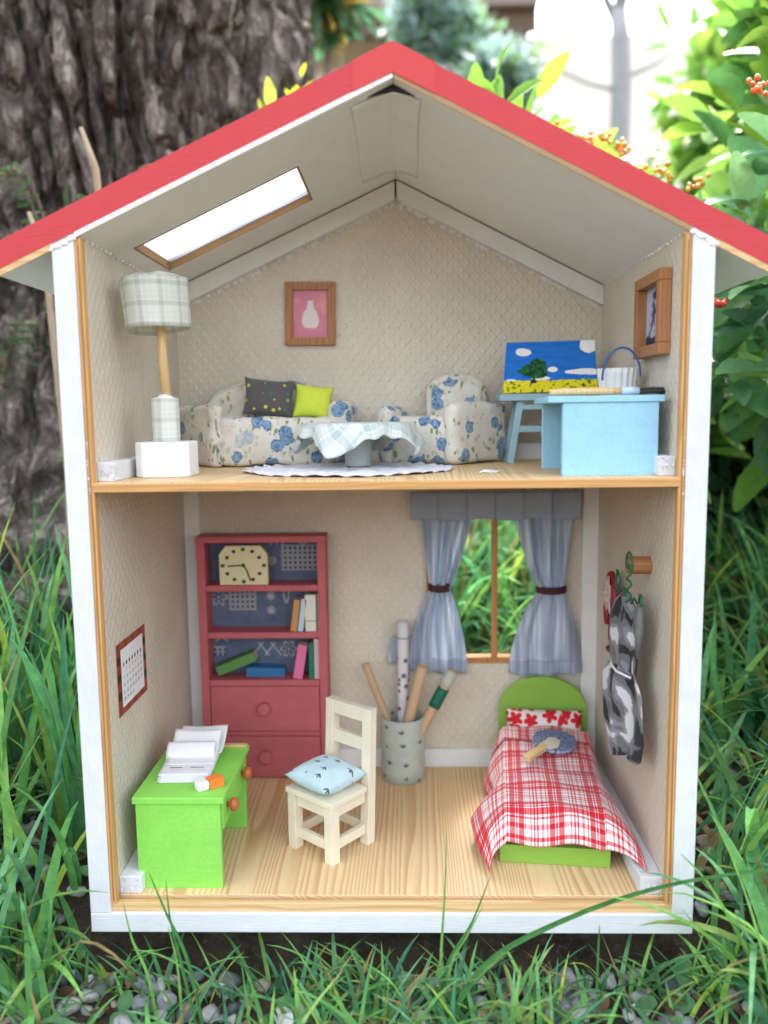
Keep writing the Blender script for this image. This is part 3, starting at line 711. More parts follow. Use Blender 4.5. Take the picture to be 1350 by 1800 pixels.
# filler, smears and torn ends left by the maker
b = MB()
for sd in (-1, 1):
    for q in range(16):
        x = sd*(18.6+1.4*q/15); b.ball((x, -.08+rng.randn()*.03, zc(x)-.05+rng.randn()*.06), .10+.09*rng.rand(), 8, 5, (1.2, .6, .9))
    for q in range(26):
        y = .6+q*.8; b.ball((sd*(XI-.02), y, zc(sd*XI)-.08), .10+.06*rng.rand(), 7, 5, (1, 1.8, .9))
b.build('filler_bead', M['white_in'], H, smooth=True)['kind'] = 'stuff'
b = MB()
for sd in (-1, 1):
    for z0 in (ZF, ZS):
        for q in range(14):
            x = sd*(XI-.15-1.1*rng.rand()); z = z0+.1+1.0*rng.rand(); b.add([(x, 1.03, z), (x+.2*rng.rand(), .98-.1*rng.rand(), z+.05), (x+.15, 1.0, z+.3*rng.rand()), (x-.1, 1.02, z+.2)], [(0, 1, 2, 3)])
    for q in range(9):
        z = ZS+rng.uniform(-1.2, 2.6); x = sd*(18.60-.1*rng.rand()); h_ = .1+.3*rng.rand(); b.add([(x, -.02, z), (x-sd*.18*rng.rand(), -.03, z+h_*.4), (x, -.02, z+h_)], [(0, 1, 2)])
b.build('paint_smear', M['white'], H)['kind'] = 'stuff'

# ------------------------------------------------------------------ curtains (lower room)
def curtain(xt0, xt1, xm0, xm1, xb0, xb1, zt, zm, zb, y, label, ph):
    t_ = thing('curtain', label, 'curtain', ((xm0+xm1)/2, y, zb))
    ox, oz = (xm0+xm1)/2, zb
    def f(u, v):
        z = zb+(zt-zb)*v; vm = (zm-zb)/(zt-zb)
        if v < vm: k = (v/vm); e = k**1.9; x0, x1 = xb0+(xm0-xb0)*e, xb1+(xm1-xb1)*e
        else: k = (v-vm)/(1-vm); e = 1-(1-k)**1.15; e = k**.62*.55+k*.45; x0, x1 = xm0+(xt0-xm0)*e, xm1+(xt1-xm1)*e
        w = x1-x0; am = .22+.10*abs(v-vm)
        y_ = am*1.35*math.sin(u*2*math.pi*2.7+ph+.9*math.sin(v*4))+.12*math.sin(u*15+v*3)-.25*math.exp(-((v-vm)/.12)**2)
        zz = z+(.18*math.sin(u*6+ph) if v == 0 else 0)*(1)
        return (x0+w*u-ox, y_, zz-oz)
    MB().grid(70, 60, f).build('cloth', M['sheer'], t_, smooth=True, solid=.03)
    def h(u, v):                                    # sewn hem
        p = f(u, v*.09); return (p[0], p[1]-.05, p[2])
    MB().grid(70, 5, h).build('hem', M['sheer'], t_, smooth=True, solid=.03)
    b = MB()
    for dz in (-.32, 0, .32):
        w = (xm1-xm0)/2+.1
        b.tube([(w*math.cos(q/18*2*math.pi), -.25+.42*math.sin(q/18*2*math.pi), zm-oz+dz*.62+.06*math.cos(q*.7)) for q in range(19)], .13, 8)
    b.build('tieback', M['band'], t_, smooth=True)
    return t_
curtain(2.75, 7.25, 3.5, 5.2, 1.5, 6.75, 25.5, 19.0, 11.15, D-1.05, 'left sheer grey blue curtain cinched by a maroon band, beside the tall dotted roll', .4)
curtain(10.8, 16.1, 13.0, 15.3, 10.5, 17.0, 25.5, 18.75, 10.95, D-1.05, 'right sheer grey blue curtain cinched by a maroon band, above the green headboard', 2.1)
def val(u, v):
    seg = u*6.0; k = seg-math.floor(seg); x = 1.75+u*(16.6-1.75)
    y = -.30*k**3+.12*(v)+.05*math.sin(u*30)
    return (x, D-1.55+y, 25.05+v*2.5+.08*math.sin(u*19)*(1-v))
MB().grid(150, 6, val).build('valance', M['valance'], None, smooth=True, solid=.05)
tag(bpy.data.objects['valance'], 'short pleated grey blue valance across the top of the window', 'valance')

# ------------------------------------------------------------------ pictures
p1 = thing('picture_frame', 'wooden picture frame with a pale vase on pink, on the back wall above the sofa', 'picture', (-6.75, D, 40.3), 0)
p1.rotation_euler = (0, R(.8), 0)
w, h, t = 4.35, 5.35, .68
for pl in ([(-w/2, 0), (w/2, 0), (w/2-t, t), (-w/2+t, t)], [(w/2, 0), (w/2, h), (w/2-t, h-t), (w/2-t, t)], [(w/2, h), (-w/2, h), (-w/2+t, h-t), (w/2-t, h-t)], [(-w/2, h), (-w/2, 0), (-w/2+t, t), (-w/2+t, h-t)]):
    MB().prism(pl, -.5, 0).build('frame_bar', M['picwood'], p1, bevel=.05)
def pinkcol(U, V):
    c = np.ones(U.shape+(3,))*np.array([.84, .53, .60]); n = fbm(U*1.1, V*1.1, 0, 3, 4)
    k = np.clip((n-.5)*4, 0, 1)[..., None]; c = c*(1-k)+np.array([.90, .60, .60])*k
    q = np.clip((fbm(U*.8+9, V*.8, 0, 2, 14)-.5)*4, 0, 1)[..., None]; c = c*(1-q*.6)+np.array([.78, .50, .62])*q*.6
    hw = np.interp(V, [.85, 1.0, 1.5, 2.2, 2.6, 3.0, 3.15], [.45, .62, .78, .55, .26, .22, .34]); m = (np.abs(U-1.55) < hw) & (V > .85) & (V < 3.15)
    c[m] = np.array([.88, .84, .82]); return c
printed('print', w-2*t+.1, h-2*t+.1, 40, 50, lambda U, V: (U-(w-2*t+.1)/2, -.18+0*U, V+t-.05), pinkcol, M['attr'], p1)

p2 = thing('picture_frame', 'deep wooden box frame with a blue picture, on the right wall above the blue desk', 'picture', (XI, 5.6, 37.9))
t = .75
for y0, y1, z0, z1 in ((-2.9, 2.9, 0, t), (-2.9, 2.9, 5.4-t, 5.4), (-2.9, -2.9+t, t+.01, 5.39-t), (2.9-t, 2.9, t+.01, 5.39-t)):
    MB().box(-.8, -.02, y0, y1, z0, z1).build('frame_bar', M['picwood'], p2, bevel=.05)
def bluepic(U, V):
    c = np.ones(U.shape+(3,))*np.array([.72, .72, .80]); n = fbm(U*1.6, V*1.2, 0, 4, 31)
    d = np.abs(U-2.1)/(.5+1.6*np.exp(-V*.9)+.4*np.sin(V*5)**2*.6)
    k = (np.clip(1.3-d, 0, 1)*(n > .40))[..., None]; c = c*(1-k)+np.array([.10, .17, .30])*k
    g = (V < .5+.5*n)[..., None]; return np.where(g, np.array([.16, .20, .30]), c)
printed('print', 4.4, 4.0, 60, 60, lambda U, V: (-.12+0*U, 2.2-U, V+.7), bluepic, M['attr'], p2)

# ------------------------------------------------------------------ calendar
cal = thing('calendar', 'small calendar with red brown checked edge on the left wall above the green desk', 'calendar', (-XI, 5.65, 13.85))
def calback(U, V):
    c = np.ones(U.shape+(3,))*np.array([.62, .30, .22]); st = (np.sin(U*2*math.pi/1.5) > .45)
    edge = (U < .75) | (U > 5.35); band = (np.sin(V*2*math.pi/1.25+.8) > .1) & edge & (V > .7) & (V < 4.4)
    c[st] *= .82; c[band] = np.array([.20, .18, .13]); return c
printed('backing', 6.1, 5.1, 80, 80, lambda U, V: (.06+0*U, U-3.05, V-.04*U/6), calback, M['attr'], cal)
MB().box(0, .05, -3.04, 3.04, .0, 5.05).build('card', M['picwood'], cal)
pg = MB().box(.07, .10, -2.3, 2.3, .5, 4.55).build('page', M['paper'], cal)
b = MB()
def dot(y, z, r, mi):
    b.add([(.105, y+r*.8*math.cos(a*math.pi/5), z+r*math.sin(a*math.pi/5)) for a in range(10)], [tuple(range(10))], mi)
for k in range(7): dot(-1.9+k*.6, 3.45, .17, 1 if k == 0 else 0)
b.build('weekday_dots', [M['black'], paint('pink_red_ink', (.55, .10, .14), .6)], cal)
def text_mesh(items, mat, name, parent, size, xpos):
    b = MB(); cache = {}
    for s_, y, z in items:
        if s_ not in cache:
            cu = bpy.data.curves.new('t', 'FONT'); cu.body = s_; cu.size = size; cu.align_x = 'CENTER'; cu.resolution_u = 2
            ob = bpy.data.objects.new('t', cu); me = bpy.data.meshes.new_from_object(ob)
            cache[s_] = ([tuple(v.co) for v in me.vertices], [tuple(p.vertices) for p in me.polygons]); bpy.data.objects.remove(ob); bpy.data.meshes.remove(me)
        vs, fs = cache[s_]; b.add([(xpos, y+v[0], z+v[1]) for v in vs], fs)
    return b.build(name, mat, parent)
items = []
for dn in range(1, 32):
    k = dn; items.append((str(dn), -1.9+(k % 7)*.6, 2.85-.5*(k//7)))
text_mesh(items, M['black'], 'numerals', cal, .40, .106)

# ------------------------------------------------------------------ lamp
lp = thing('floor_lamp', 'tall lamp with pale green checked fabric shade on a white block, upper floor left', 'lamp', (-15.1, 5.6, ZS))
MB().slab([(-1.85, -1.25), (-1.25, -1.85), (1.25, -1.85), (1.85, -1.25), (1.85, 1.25), (1.25, 1.85), (-1.25, 1.85), (-1.85, 1.25)], 0, 2.4).build('base', M['lampwhite'], lp, bevel=.14, seg=3)
def cyl_cloth(r0, r1, z0, z1, n=48, m=8, wob=0):
    def f(u, v):
        a = u*2*math.pi; r = r0+(r1-r0)*v+wob*math.sin(3*a+1)+wob*.6*math.sin(7*a+v*3); return (r*math.cos(a), r*math.sin(a), z0+(z1-z0)*v+wob*1.2*math.sin(2*a))
    return MB().grid(n, m, f, uv=lambda u, v: (u*2*math.pi*r0, v*(z1-z0)))
cyl_cloth(.93, .93, 2.38, 5.35).build('fabric_sleeve', M['lampcloth'], lp, smooth=True)
MB().lathe([(.88, 2.4), (.88, 5.36), (.55, 5.42), (.35, 5.6), (.3, 5.62)], n=24).build('stem_base', M['lampwhite'], lp, smooth=True)
MB().tube([(.1, 0, 5.5), (-.05, 0, 9), (-.15, 0, 12.9)], .31, 14).build('pole', M['dowel'], lp, smooth=True)
sh = cyl_cloth(2.12, 2.25, 0, 3.3, 60, 10, .05).build('shade', M['lampcloth'], lp, smooth=True, solid=.04, loc=(-.25, 0, 9.95), rot=(R(-2), R(-4), 0))
def topf(u, v):
    a = u*2*math.pi; r = 2.25*(1-.30*v); r = 2.27*(1-v)+.8*v
    return (r*math.cos(a)+.05*math.sin(9*a), r*math.sin(a), 3.26+.42*math.sin(v*math.pi*.5)+.10*math.sin(5*a)*v)
MB().grid(48, 5, topf, uv=lambda u, v: (u*14, v*1.4+3.2)).build('shade_top', M['lampcloth'], sh, smooth=True, solid=.04)
MB().lathe([(.0, 3.5), (.5, 3.52), (.82, 3.66)], n=20, cap=False).build('gathered_hole', paint('grey_green_gather', (.28, .31, .26), .9, .2), sh, smooth=True)

# ------------------------------------------------------------------ soft furniture
def soft(poly, z0, z1, name, mat, parent, bev=.45, noise=.18, sd=0, top=None):
    b = MB().slab(poly, z0, z1); me = None
    o = b.build(name, mat, parent)
    bm = bmesh.new(); bm.from_mesh(o.data)
    bmesh.ops.subdivide_edges(bm, edges=bm.edges[:], cuts=0)
    bmesh.ops.bevel(bm, geom=bm.edges[:], offset=bev*S, segments=4, profile=.5, affect='EDGES', clamp_overlap=True)
    bmesh.ops.triangulate(bm, faces=[f for f in bm.faces if len(f.verts) > 4])
    for _ in range(3):
        long = [e for e in bm.edges if e.calc_length() > .55*S]
        if long: bmesh.ops.subdivide_edges(bm, edges=long, cuts=1)
    bmesh.ops.triangulate(bm, faces=[f for f in bm.faces if len(f.verts) > 4])
    bm.normal_update()
    co = np.array([v.co[:] for v in bm.verts])/S; nn = np.array([v.normal[:] for v in bm.verts])
    d = (fbm(co[:, 0]*.9+sd, co[:, 1]*.9, co[:, 2]*.9, 4, sd)-.5)*2*noise*2.1
    co = co+nn*d[:, None]
    if top is not None: co[:, 2] += top(co)
    co[:, 2] = np.maximum(co[:, 2], z0)
    for v, c in zip(bm.verts, co): v.co = Vector(c)*S
    bm.to_mesh(o.data); bm.free(); o.data.polygons.foreach_set('use_smooth', [True]*len(o.data.polygons)); return o
def arch(x0, x1, ztop, z0, n=14, k=1.0):
    c = (x0+x1)/2; r = (x1-x0)/2; pts = [(x0, z0), (x1, z0)]
    for q in range(n+1):
        a = math.pi*q/n; pts.append((c+r*math.copysign(abs(math.cos(a))**.75, math.cos(a)), ztop-r*.75+r*.75*math.sin(a)**.8))
    return pts
sf = thing('sofa', 'wide sofa covered in white cotton with blue roses against the back wall', 'sofa', (-9.5, 17.5, ZS), 0)
ox, oy = -9.5, 17.5
L_ = lambda P: [(x-ox, y-oy) for x, y in P]
soft(L_([(-13.5, 14.0), (-4.3, 15.7), (-4.5, 19.6), (-14.2, 19.4)]), .05, 3.95, 'seat', M['floral'], sf, .6, .12, 1)
soft(L_([(-13.95, 13.7), (-13.0, 13.95), (-15.2, 19.6), (-17.9, 18.8)]), .05, 5.0, 'arm', M['floral'], sf, .75, .15, 2)
soft(L_([(-4.9, 15.9), (-3.2, 16.3), (-2.6, 20.2), (-4.9, 19.9)]), .05, 5.15, 'arm', M['floral'], sf, .7, .15, 3)
def archback(x0, x1, zt, z0, y0, y1, name, parent, sd, tilt=.0):
    b = MB().prism(arch(x0, x1, zt, z0), y0, y1); o = b.build(name, M['floral'], parent)
    bm = bmesh.new(); bm.from_mesh(o.data); bmesh.ops.bevel(bm, geom=[e for e in bm.edges if len(e.link_faces) == 2 and e.calc_face_angle(0) > 1.0], offset=.55*S, segments=4, affect='EDGES', clamp_overlap=True)
    bmesh.ops.triangulate(bm, faces=[f for f in bm.faces if len(f.verts) > 4])
    for _ in range(4):
        long = [e for e in bm.edges if e.calc_length() > .5*S]
        if long: bmesh.ops.subdivide_edges(bm, edges=long, cuts=1)
        bmesh.ops.triangulate(bm, faces=[f for f in bm.faces if len(f.verts) > 4])
    bm.normal_update(); zb = min(v.co.z for v in bm.verts)
    for v in bm.verts:
        p = v.co/S; d = (float(fbm(p.x*.8+sd, p.y*.8, p.z*.8, 3, sd))-.5)*.5+.35*max(0, 1-((p.x-(x0+x1)/2)/((x1-x0)/2))**2)
        v.co += v.normal*d*S*(1 if v.co.z > zb+.2*S else 0)
    bm.to_mesh(o.data); bm.free(); o.data.polygons.foreach_set('use_smooth', [True]*len(o.data.polygons))
    return o
archback(-6.6, 5.4, 6.75, 3.0, 1.5, 3.1, 'backrest', sf, 4)
ch_ = thing('armchair', 'single armchair covered in white cotton with blue roses, turned to the left', 'armchair', (3.8, 17.3, ZS), 0)
ox, oy = 3.8, 17.3
soft(L_([(.1, 16.2), (4.9, 14.1), (7.0, 19.2), (1.6, 20.3)]), .05, 3.9, 'seat', M['floral'], ch_, .55, .12, 5)
soft(L_([(-1.0, 16.4), (.1, 15.8), (2.6, 20.0), (1.0, 20.6)]), .05, 4.75, 'arm', M['floral'], ch_, .6, .13, 6)
soft(L_([(4.3, 14.1), (5.4, 13.6), (10.0, 18.4), (7.6, 20.0)]), .05, 4.95, 'arm', M['floral'], ch_, .6, .13, 7)
o = archback(-.55, 4.6, 7.15, 3.0, 2.0, 3.6, 'backrest', ch_, 8)

def pillow(w, h, t, name, mat, label, cat, loc, rot, n=22, pinch=.10, cord=None, flat=False):
    b = MB()
    for sg in (-1, 1):
        def f(u, v, sg=sg):
            a, c = 2*u-1, 2*v-1; k = (max(0, 1-abs(a)**2.6)*max(0, 1-abs(c)**2.6))**.55
            sx = 1-pinch*(1-c*c); sy = 1-pinch*(1-a*a)
            wr = .10*(vnoise(a*3+5, c*3, sg, 8)-.5)*k
            return (a*w/2*(1-pinch*(1-abs(c)**2)*.9), sg*(t/2*k+wr), c*h/2*(1-pinch*(1-abs(a)**2)*.9))
        b.grid(n, n, f if sg < 0 else (lambda u, v, f=f: f(1-u, v)))
    o = b.build(name, mat, None, loc=loc, rot=rot, smooth=True, weld=True)
    return tag(o, label, cat)
pillow(4.2, 3.2, 1.5, 'cushion', M['dots'], 'charcoal cushion with yellow and green dots, on the left of the sofa', 'cushion', (-9.85, 17.35, ZS+5.55), (R(-14), R(5), R(8)))
pillow(3.2, 2.9, 1.3, 'cushion', M['lime'], 'plain lime green cushion leaning beside the dotted one on the sofa', 'cushion', (-6.2, 17.5, ZS+5.15), (R(-16), R(7), R(4)))

# rug and coffee table
def rugf(u, v):
    a = u*2*math.pi; r = v*(7.75+.16*math.sin(a*34)+.10*math.sin(a*13)); z = .10+.05*math.sin(a*34)*v+.05*math.sin(r*5)*(v > .3)+.05*math.sin(a*7+r)
    return (-2.85+r*math.cos(a), 9.9+r*math.sin(a)*.97, ZS+max(z, .03))
o = MB().grid(270, 26, rugf).build('rug', M['lace'], None, smooth=True); tag(o, 'round white crocheted lace rug under the coffee table', 'rug')
tb = thing('coffee_table', 'round coffee table on a grey pedestal, in front of the sofa', 'coffee table', (-2.2, 11.3, ZS+.2))
MB().lathe([(.98, 0), (1.0, .05), (1.0, 2.95)], n=24).build('pedestal', M['grey_ped'], tb, smooth=False, bevel=.05)
MB().lathe([(4.0, 2.96), (4.05, 3.0), (4.05, 3.2), (4.0, 3.22)], n=48).build('tabletop', M['grey_ped'], tb)
def clothf(u, v):
    a = u*2*math.pi; r0 = 4.12
    # square cloth: the distance to the hem changes with the angle
    hem = min(6.6, 5.15/max(abs(math.cos(a-.5)), abs(math.sin(a-.5)))*1.0)
    hem += .12*math.sin(a*19)
    s = v*hem
    if s < r0: return (-2.2+s*math.cos(a), 11.3+s*math.sin(a), ZS+3.46+.015*math.sin(s*6))
    d = s-r0; fl = .28+.22*math.sin(a*9+1); q = min(d, .25)
    return (-2.2+(r0+q*.5+d*fl)*math.cos(a), 11.3+(r0+q*.5+d*fl)*math.sin(a), ZS+3.46-d*.93)
o = MB().grid(200, 24, clothf, uv=lambda u, v: (v*5.6*math.cos(u*2*math.pi-.5), v*5.6*math.sin(u*2*math.pi-.5))).build('tablecloth', M['tablecloth'], None, smooth=True, solid=.03)
tag(o, 'pale mint checked cloth with pinked edge draped over the round coffee table', 'tablecloth')
o = MB().grid(12, 3, lambda u, v: (6.35+u*1.6, 4.6+u*1.2+v*.35+.1*math.sin(u*9), ZS+.05+.18*math.sin(u*3.1)*v+.05*math.sin(u*7))).build('paper_scrap', M['paper'], None, smooth=True, solid=.02)
tag(o, 'tiny torn scrap of white paper on the upper floor', 'scrap')

# ------------------------------------------------------------------ easel stool, painting
st_ = thing('stool', 'dusty blue stool with splayed legs behind the blue desk, holding the painting', 'stool', (12.3, 17.2, ZS))
MB().box(-3.3, 3.3, -1.9, 2.0, 5.0, 5.55).build('seat', M['stool'], st_, bevel=.06)
for sx in (-1, 1):
    for sy in (-1, 1):
        MB().bar((sx*2.45, sy*1.5, 0), (sx*1.6, sy*1.2, 5.0), .55, .5).build('leg', M['stool'], st_, bevel=.04)
MB().bar((-2.0, -1.35, 2.75), (2.0, -1.35, 2.75), .4, .5).build('stretcher', M['stool'], st_, bevel=.03)
MB().bar((-1.7, -1.25, 4.5), (1.7, -1.25, 4.5), .4, .4).build('stretcher', M['stool'], st_, bevel=.03)
MB().bar((-2.0, 1.35, 2.75), (2.0, 1.35, 2.75), .4, .5).build('stretcher', M['stool'], st_, bevel=.03)
PW, PH = 7.55, 4.25
def blob(U, V, cx, cy, rx, ry, n=.25, sd=1, k=1.3):
    return ((U-cx)/rx)**2+((V-cy)/ry)**2 < 1+(fbm(U*k*2, V*k*2, 0, 3, sd)-.5)*4*n
def painting(U, V):
    u, v = U/PW, V/PH
    c = np.ones(U.shape+(3,))*np.array([.10, .43, .78]); br = (fbm(U*.9, V*6, 0, 3, 77)-.5)[..., None]*.10; c += br
    W = np.array([.93, .92, .90])
    for cx, cy, rx, ry in ((.20, .80, .085, .08), (.53, .44, .06, .055), (.86, .38, .20, .055), (.08, .24, .06, .03), (.40, .27, .10, .04), (.94, .93, .11, .20), (.95, .36, .08, .05)):
        c[blob(u, v, cx, cy, rx, ry, .22, 5, 4)] = W*(1)
    f = v < .21+.04*fbm(u*14, u*0, 0, 3, 3)
    c[f] = np.array([.88, .82, .12]); sp = f & (fbm(U*5, V*5, 0, 2, 12) > .66); c[sp] = np.array([.42, .50, .10])
    sp = f & (fbm(U*6+4, V*6, 0, 1, 19) > .90); c[sp] = np.array([.08, .14, .08])
    c[(np.abs(u-.325) < .012+.02*(v < .24)) & (v > .18) & (v < .4)] = np.array([.12, .10, .07])
    tr = blob(u, v, .33, .43, .165, .155, .35, 8, 6) & (v > .27) | blob(u, v, .36, .54, .10, .12, .35, 9, 6)
    c[tr] = np.array([.07, .36, .17]); c[tr & (fbm(U*4, V*4, 0, 2, 55) > .56)] = np.array([.03, .22, .12]); c[tr & (fbm(U*5, V*5+7, 0, 2, 56) > .66)] = np.array([.16, .48, .20])
    return c
def ppos(U, V):
    cv = .35*((U/PW-.5)*2)**2
    return (9.2+U+.16*V*(1-U/PW)*.7+.0*U, 15.35+V*.42-cv*.6+.1*np.sin(V), ZS+5.62+V*.96+.12*(U/PW))
o = printed('painting', PW, PH, 190, 110, ppos, painting, M['attr'])
m = o.modifiers.new('thick', 'SOLIDIFY'); m.thickness = .05*S; m.offset = -1
tag(o, 'card painting of a green tree on a yellow field, leaning on the blue stool', 'painting')

# ------------------------------------------------------------------ blue desk with brush and basket
bd = thing('desk', 'pale blue desk made of board panels at the right of the upper floor', 'desk', (14.45, 1.8, ZS), R(2.0))
MB().box(-3.05, 3.05, 0, .5, 0, 4.65).build('side_panel', M['bdesk'], bd, bevel=.04)
MB().box(-2.9, 3.05, 7.0, 7.5, 0, 4.65).build('side_panel', M['bdesk'], bd, bevel=.04)
MB().box(2.3, 2.75, .51, 6.99, 1.5, 4.64).build('modesty_panel', M['bdesk'], bd, bevel=.03)
MB().slab([(-4.05, -.12), (3.4, -.12), (3.3, 7.8), (-3.4, 7.8)], 4.66, 5.08).build('desktop', M['bdesk'], bd, bevel=.06)
br_ = thing('paintbrush', 'paintbrush with tan handle, pale wrapped ferrule and dark bristles lying on the blue desk', 'paintbrush', (14.6, 3.6, ZS+5.13), R(4))
MB().tube([(-3.8, 0, .22), (-2.5, 0, .26), (0, 0, .27), (1.0, 0, .25)], [.20, .24, .25, .2], 10).build('handle', M['dowel'], br_, smooth=True)
MB().tube([(.95, 0, .26), (1.5, 0, .28), (2.1, 0, .27)], [.27, .28, .26], 12).build('ferrule', M['ferrule'], br_, smooth=True)
b = MB()
for q in range(46):
    y, z = rng.uniform(-.22, .22), rng.uniform(.08, .42); b.tube([(2.05, y*.8, z), (3.0, y*1.4, z+.05), (3.75+rng.rand()*.3, y*1.9+rng.randn()*.06, max(.05, z+rng.randn()*.09))], [.05, .06, .015], 5)
b.build('bristles', M['bristle'], br_)
bk = thing('basket', 'small white pleated paper basket with a blue wire handle on the blue desk', 'basket', (16.3, 7.6, ZS+5.10))
def bkf(u, v):
    a = u*2*math.pi; r = 1.12+.26*v+.055*math.sin(a*18); return (r*math.cos(a), r*math.sin(a)*.8, v*1.95)
b = MB().grid(144, 5, bkf); b.build('side', M['basket'], bk, smooth=True, solid=.05)
MB().lathe([(1.05, .02), (1.05, .08)], n=30).build('bottom', M['basket'], bk)
MB().tube([(1.3*math.cos(a), -.1-.45*math.sin(a)*.3-.9, 1.35+1.95*math.sin(a)+.0) for a in [math.pi*q/16 for q in range(17)]]+[(-1.3, -1.0, 1.1)], .075, 8).build('handle', M['wire_b'], bk, smooth=True)

# ------------------------------------------------------------------ bookcase
bc = thing('bookcase', 'tall red bookcase with three open shelves and two drawers against the back wall', 'bookcase', (-11.2, 18.7, ZF))
BW, BD, BH = 11.2, 2.35, 21.9; t = .72
for sd in (-1, 1): MB().box(*sorted((sd*BW/2, sd*(BW/2-t))), 0, BD, 0, BH-.56).build('side_panel', M['redshelf'], bc, bevel=.05)
MB().box(-BW/2-.06, BW/2+.06, -.08, BD, BH-.55, BH).build('top_board', M['redshelf'], bc, bevel=.06)
for z in (17.05, 12.85, 8.55): MB().box(-BW/2+t+.01, BW/2-t-.01, .05, BD-.1, z, z+.55).build('shelf', M['redshelf'], bc, bevel=.06)
MB().box(-BW/2+t+.01, BW/2-t-.01, .15, BD-.1, 3.95, 4.35).build('rail', M['redshelf'], bc, bevel=.04)
MB().box(-BW/2+t+.01, BW/2-t-.01, BD-.08, BD-.01, .1, 8.5).build('back_panel', M['redshelf'], bc)
for z0, z1 in ((4.42, 8.5), (.12, 3.9)):
    dr = MB().box(-BW/2+t+.06, BW/2-t-.06, .06, 1.9, z0, z1).build('drawer', M['redshelf'], bc, bevel=.06)
    MB().add([(.56*math.cos(a), -d, .56*math.sin(a)) for d in (0, .55) for a in [q*math.pi/10 for q in range(20)]], [tuple(range(20, 40))]+[(q+20, q, (q+1) % 20, (q+1) % 20+20) for q in range(20)]).build('knob', M['redshelf'], dr, loc=(-.05, .06, (z0+z1)/2+.1), bevel=.12, seg=3)
def fabric(U, V):                              # printed cotton behind the shelves
    c = np.ones(U.shape+(3,))*np.array([.36, .40, .48]); c += (fbm(U*2, V*2, 0, 3, 2)-.5)[..., None]*.08
    P = np.array([.70, .68, .66]); X = U; Z = 12.9-V
    def put(m, col=P, a=.85): c[m] = c[m]*(1-a)+np.asarray(col)*a
    def flower(cx, cz, r, n=6, fill=False):
        dx, dz = X-cx, Z-cz; rr = np.hypot(dx, dz); th = np.arctan2(dz, dx); e = r*(.45+.55*np.abs(np.cos(th*n/2)))
        put((rr < e) & ((rr > e-.16) | fill)); put(rr < r*.14)
    def checks(x0, x1, z0, z1):
        m = (X > x0) & (X < x1) & (Z > z0) & (Z < z1); put(m, P*.95, .7); k = 2*math.pi/.44
        put(m & (np.sin(X*k) > .1) & (np.sin(Z*k) > .1), (.08, .11, .25), .95)
    checks(6.3, 9.9, .7, 3.0); checks(1.5, 4.0, 4.3, 6.6); checks(5.9, 7.8, 8.3, 9.0); checks(.0, 1.0, 9.9, 10.8)
    flower(8.3, .3, .45, 8); flower(.6, 5.4, .85); flower(5.3, 5.3, .42, 8, True); flower(5.3, 6.6, .42, 8, True); flower(6.8, 10.2, .8)
    put((np.hypot((X-5.5)/.45, (Z-2.1)/.4) < 1), P, .6)
    e = np.hypot((X-6.7)/.28, (Z-5.1)/.95); put((e < 1) & (e > .6))
    e = np.hypot((X-3.6)/1.15, (Z-8.75)/.36); put((e < 1) & (e > .72)); put((np.abs(Z-8.75) < (2.55-X)*.7) & (X > 2.1) & (X < 2.55))
    for s_ in (-1, 1): put((np.abs(Z-9.2) < np.abs(X-.75)*.55) & (np.abs(X-.75) < .6) & (np.abs(Z-9.2) > np.abs(X-.75)*.55-.14))
    for q in range(4): x0 = 4.0+q*.55; put(np.abs((X-x0)*1.0-(Z-10.2)*(.8 if q % 2 else -.8)) < .09, P, .7 ) if False else put((np.abs((X-x0)-(Z-10.2)*(.8 if q % 2 else -.8)) < .09) & (np.abs(Z-10.2) < .6), P, .8)
    for q in range(3): put((np.abs(X-(5.5+q*.5)+(.25 if q == 0 else 0)*(Z-.3)) < .08) & (Z < .7), P, .8)
    return c
printed('back_cloth', 9.76, 12.9, 200, 260, lambda U, V: (U-4.88, BD-.15+0*U, 8.6+V), fabric, M['attr_cloth'], bc)
ck = thing('clock', 'cream toy clock with black and green dots and green hands on the top shelf', 'clock', (-12.75, 19.15, ZF+17.62))
w, h = 2.12, 3.45
MB().prism([(-w, 0), (w, 0), (w, h-.75), (w-.6, h), (-w+.6, h), (-w, h-.75)], -.3, .25).build('face', M['clock'], ck, bevel=.06)
b = MB()
for q in range(12):
    a = math.pi/2-q*math.pi/6; cx, cz = (1.80 if q % 6 == 3 else 1.62)*math.cos(a), 1.72+1.42*math.sin(a); r = .17 if q % 3 else .19
    b.prism([(cx+r*math.cos(k*math.pi/5+.2), cz+r*(.9)*math.sin(k*math.pi/5+.2)) for k in range(10)], -.335, -.30, 0 if q % 3 else 1)
b.build('hour_dots', [M['black'], M['clockgreen']], ck)
MB().tube([(.0, -.34, 1.75), (-1.35, -.36, 1.68)], .07, 8).build('hand', M['clockgreen'], ck)
b = MB().tube([(.0, -.36, 1.75), (.28, -.38, 1.35), (.62, -.36, .38)], .07, 8); b.ball((0, -.38, 1.75), .17); b.build('hand', M['clockgreen'], ck)
def book(cover, wx, dy, hz, loc, rot, label, pages=True, band=False):
    m = paint('book_cover_'+label.split()[0], cover, .55, .08)
    t_ = thing('book', label, 'book', loc, 0, 'toy books on the bookcase shelves'); t_.rotation_euler = rot
    MB().box(-wx/2, wx/2, 0, .10, 0, hz).build('spine', m, t_, bevel=.03)
    for s_ in (-1, 1): MB().box(*sorted((s_*wx/2, s_*(wx/2-.08))), .1, dy, 0, hz).build('cover', m, t_, bevel=.02)
    MB().box(-wx/2+.08, wx/2-.08, .1, dy-.06, .05, hz-.05).build('pages', M['pages'], t_)
    if band: MB().box(-wx/2, wx/2, -.012, 0, hz*.28, hz*.28+.05).build('spine_line', M['black'], t_)
    return t_
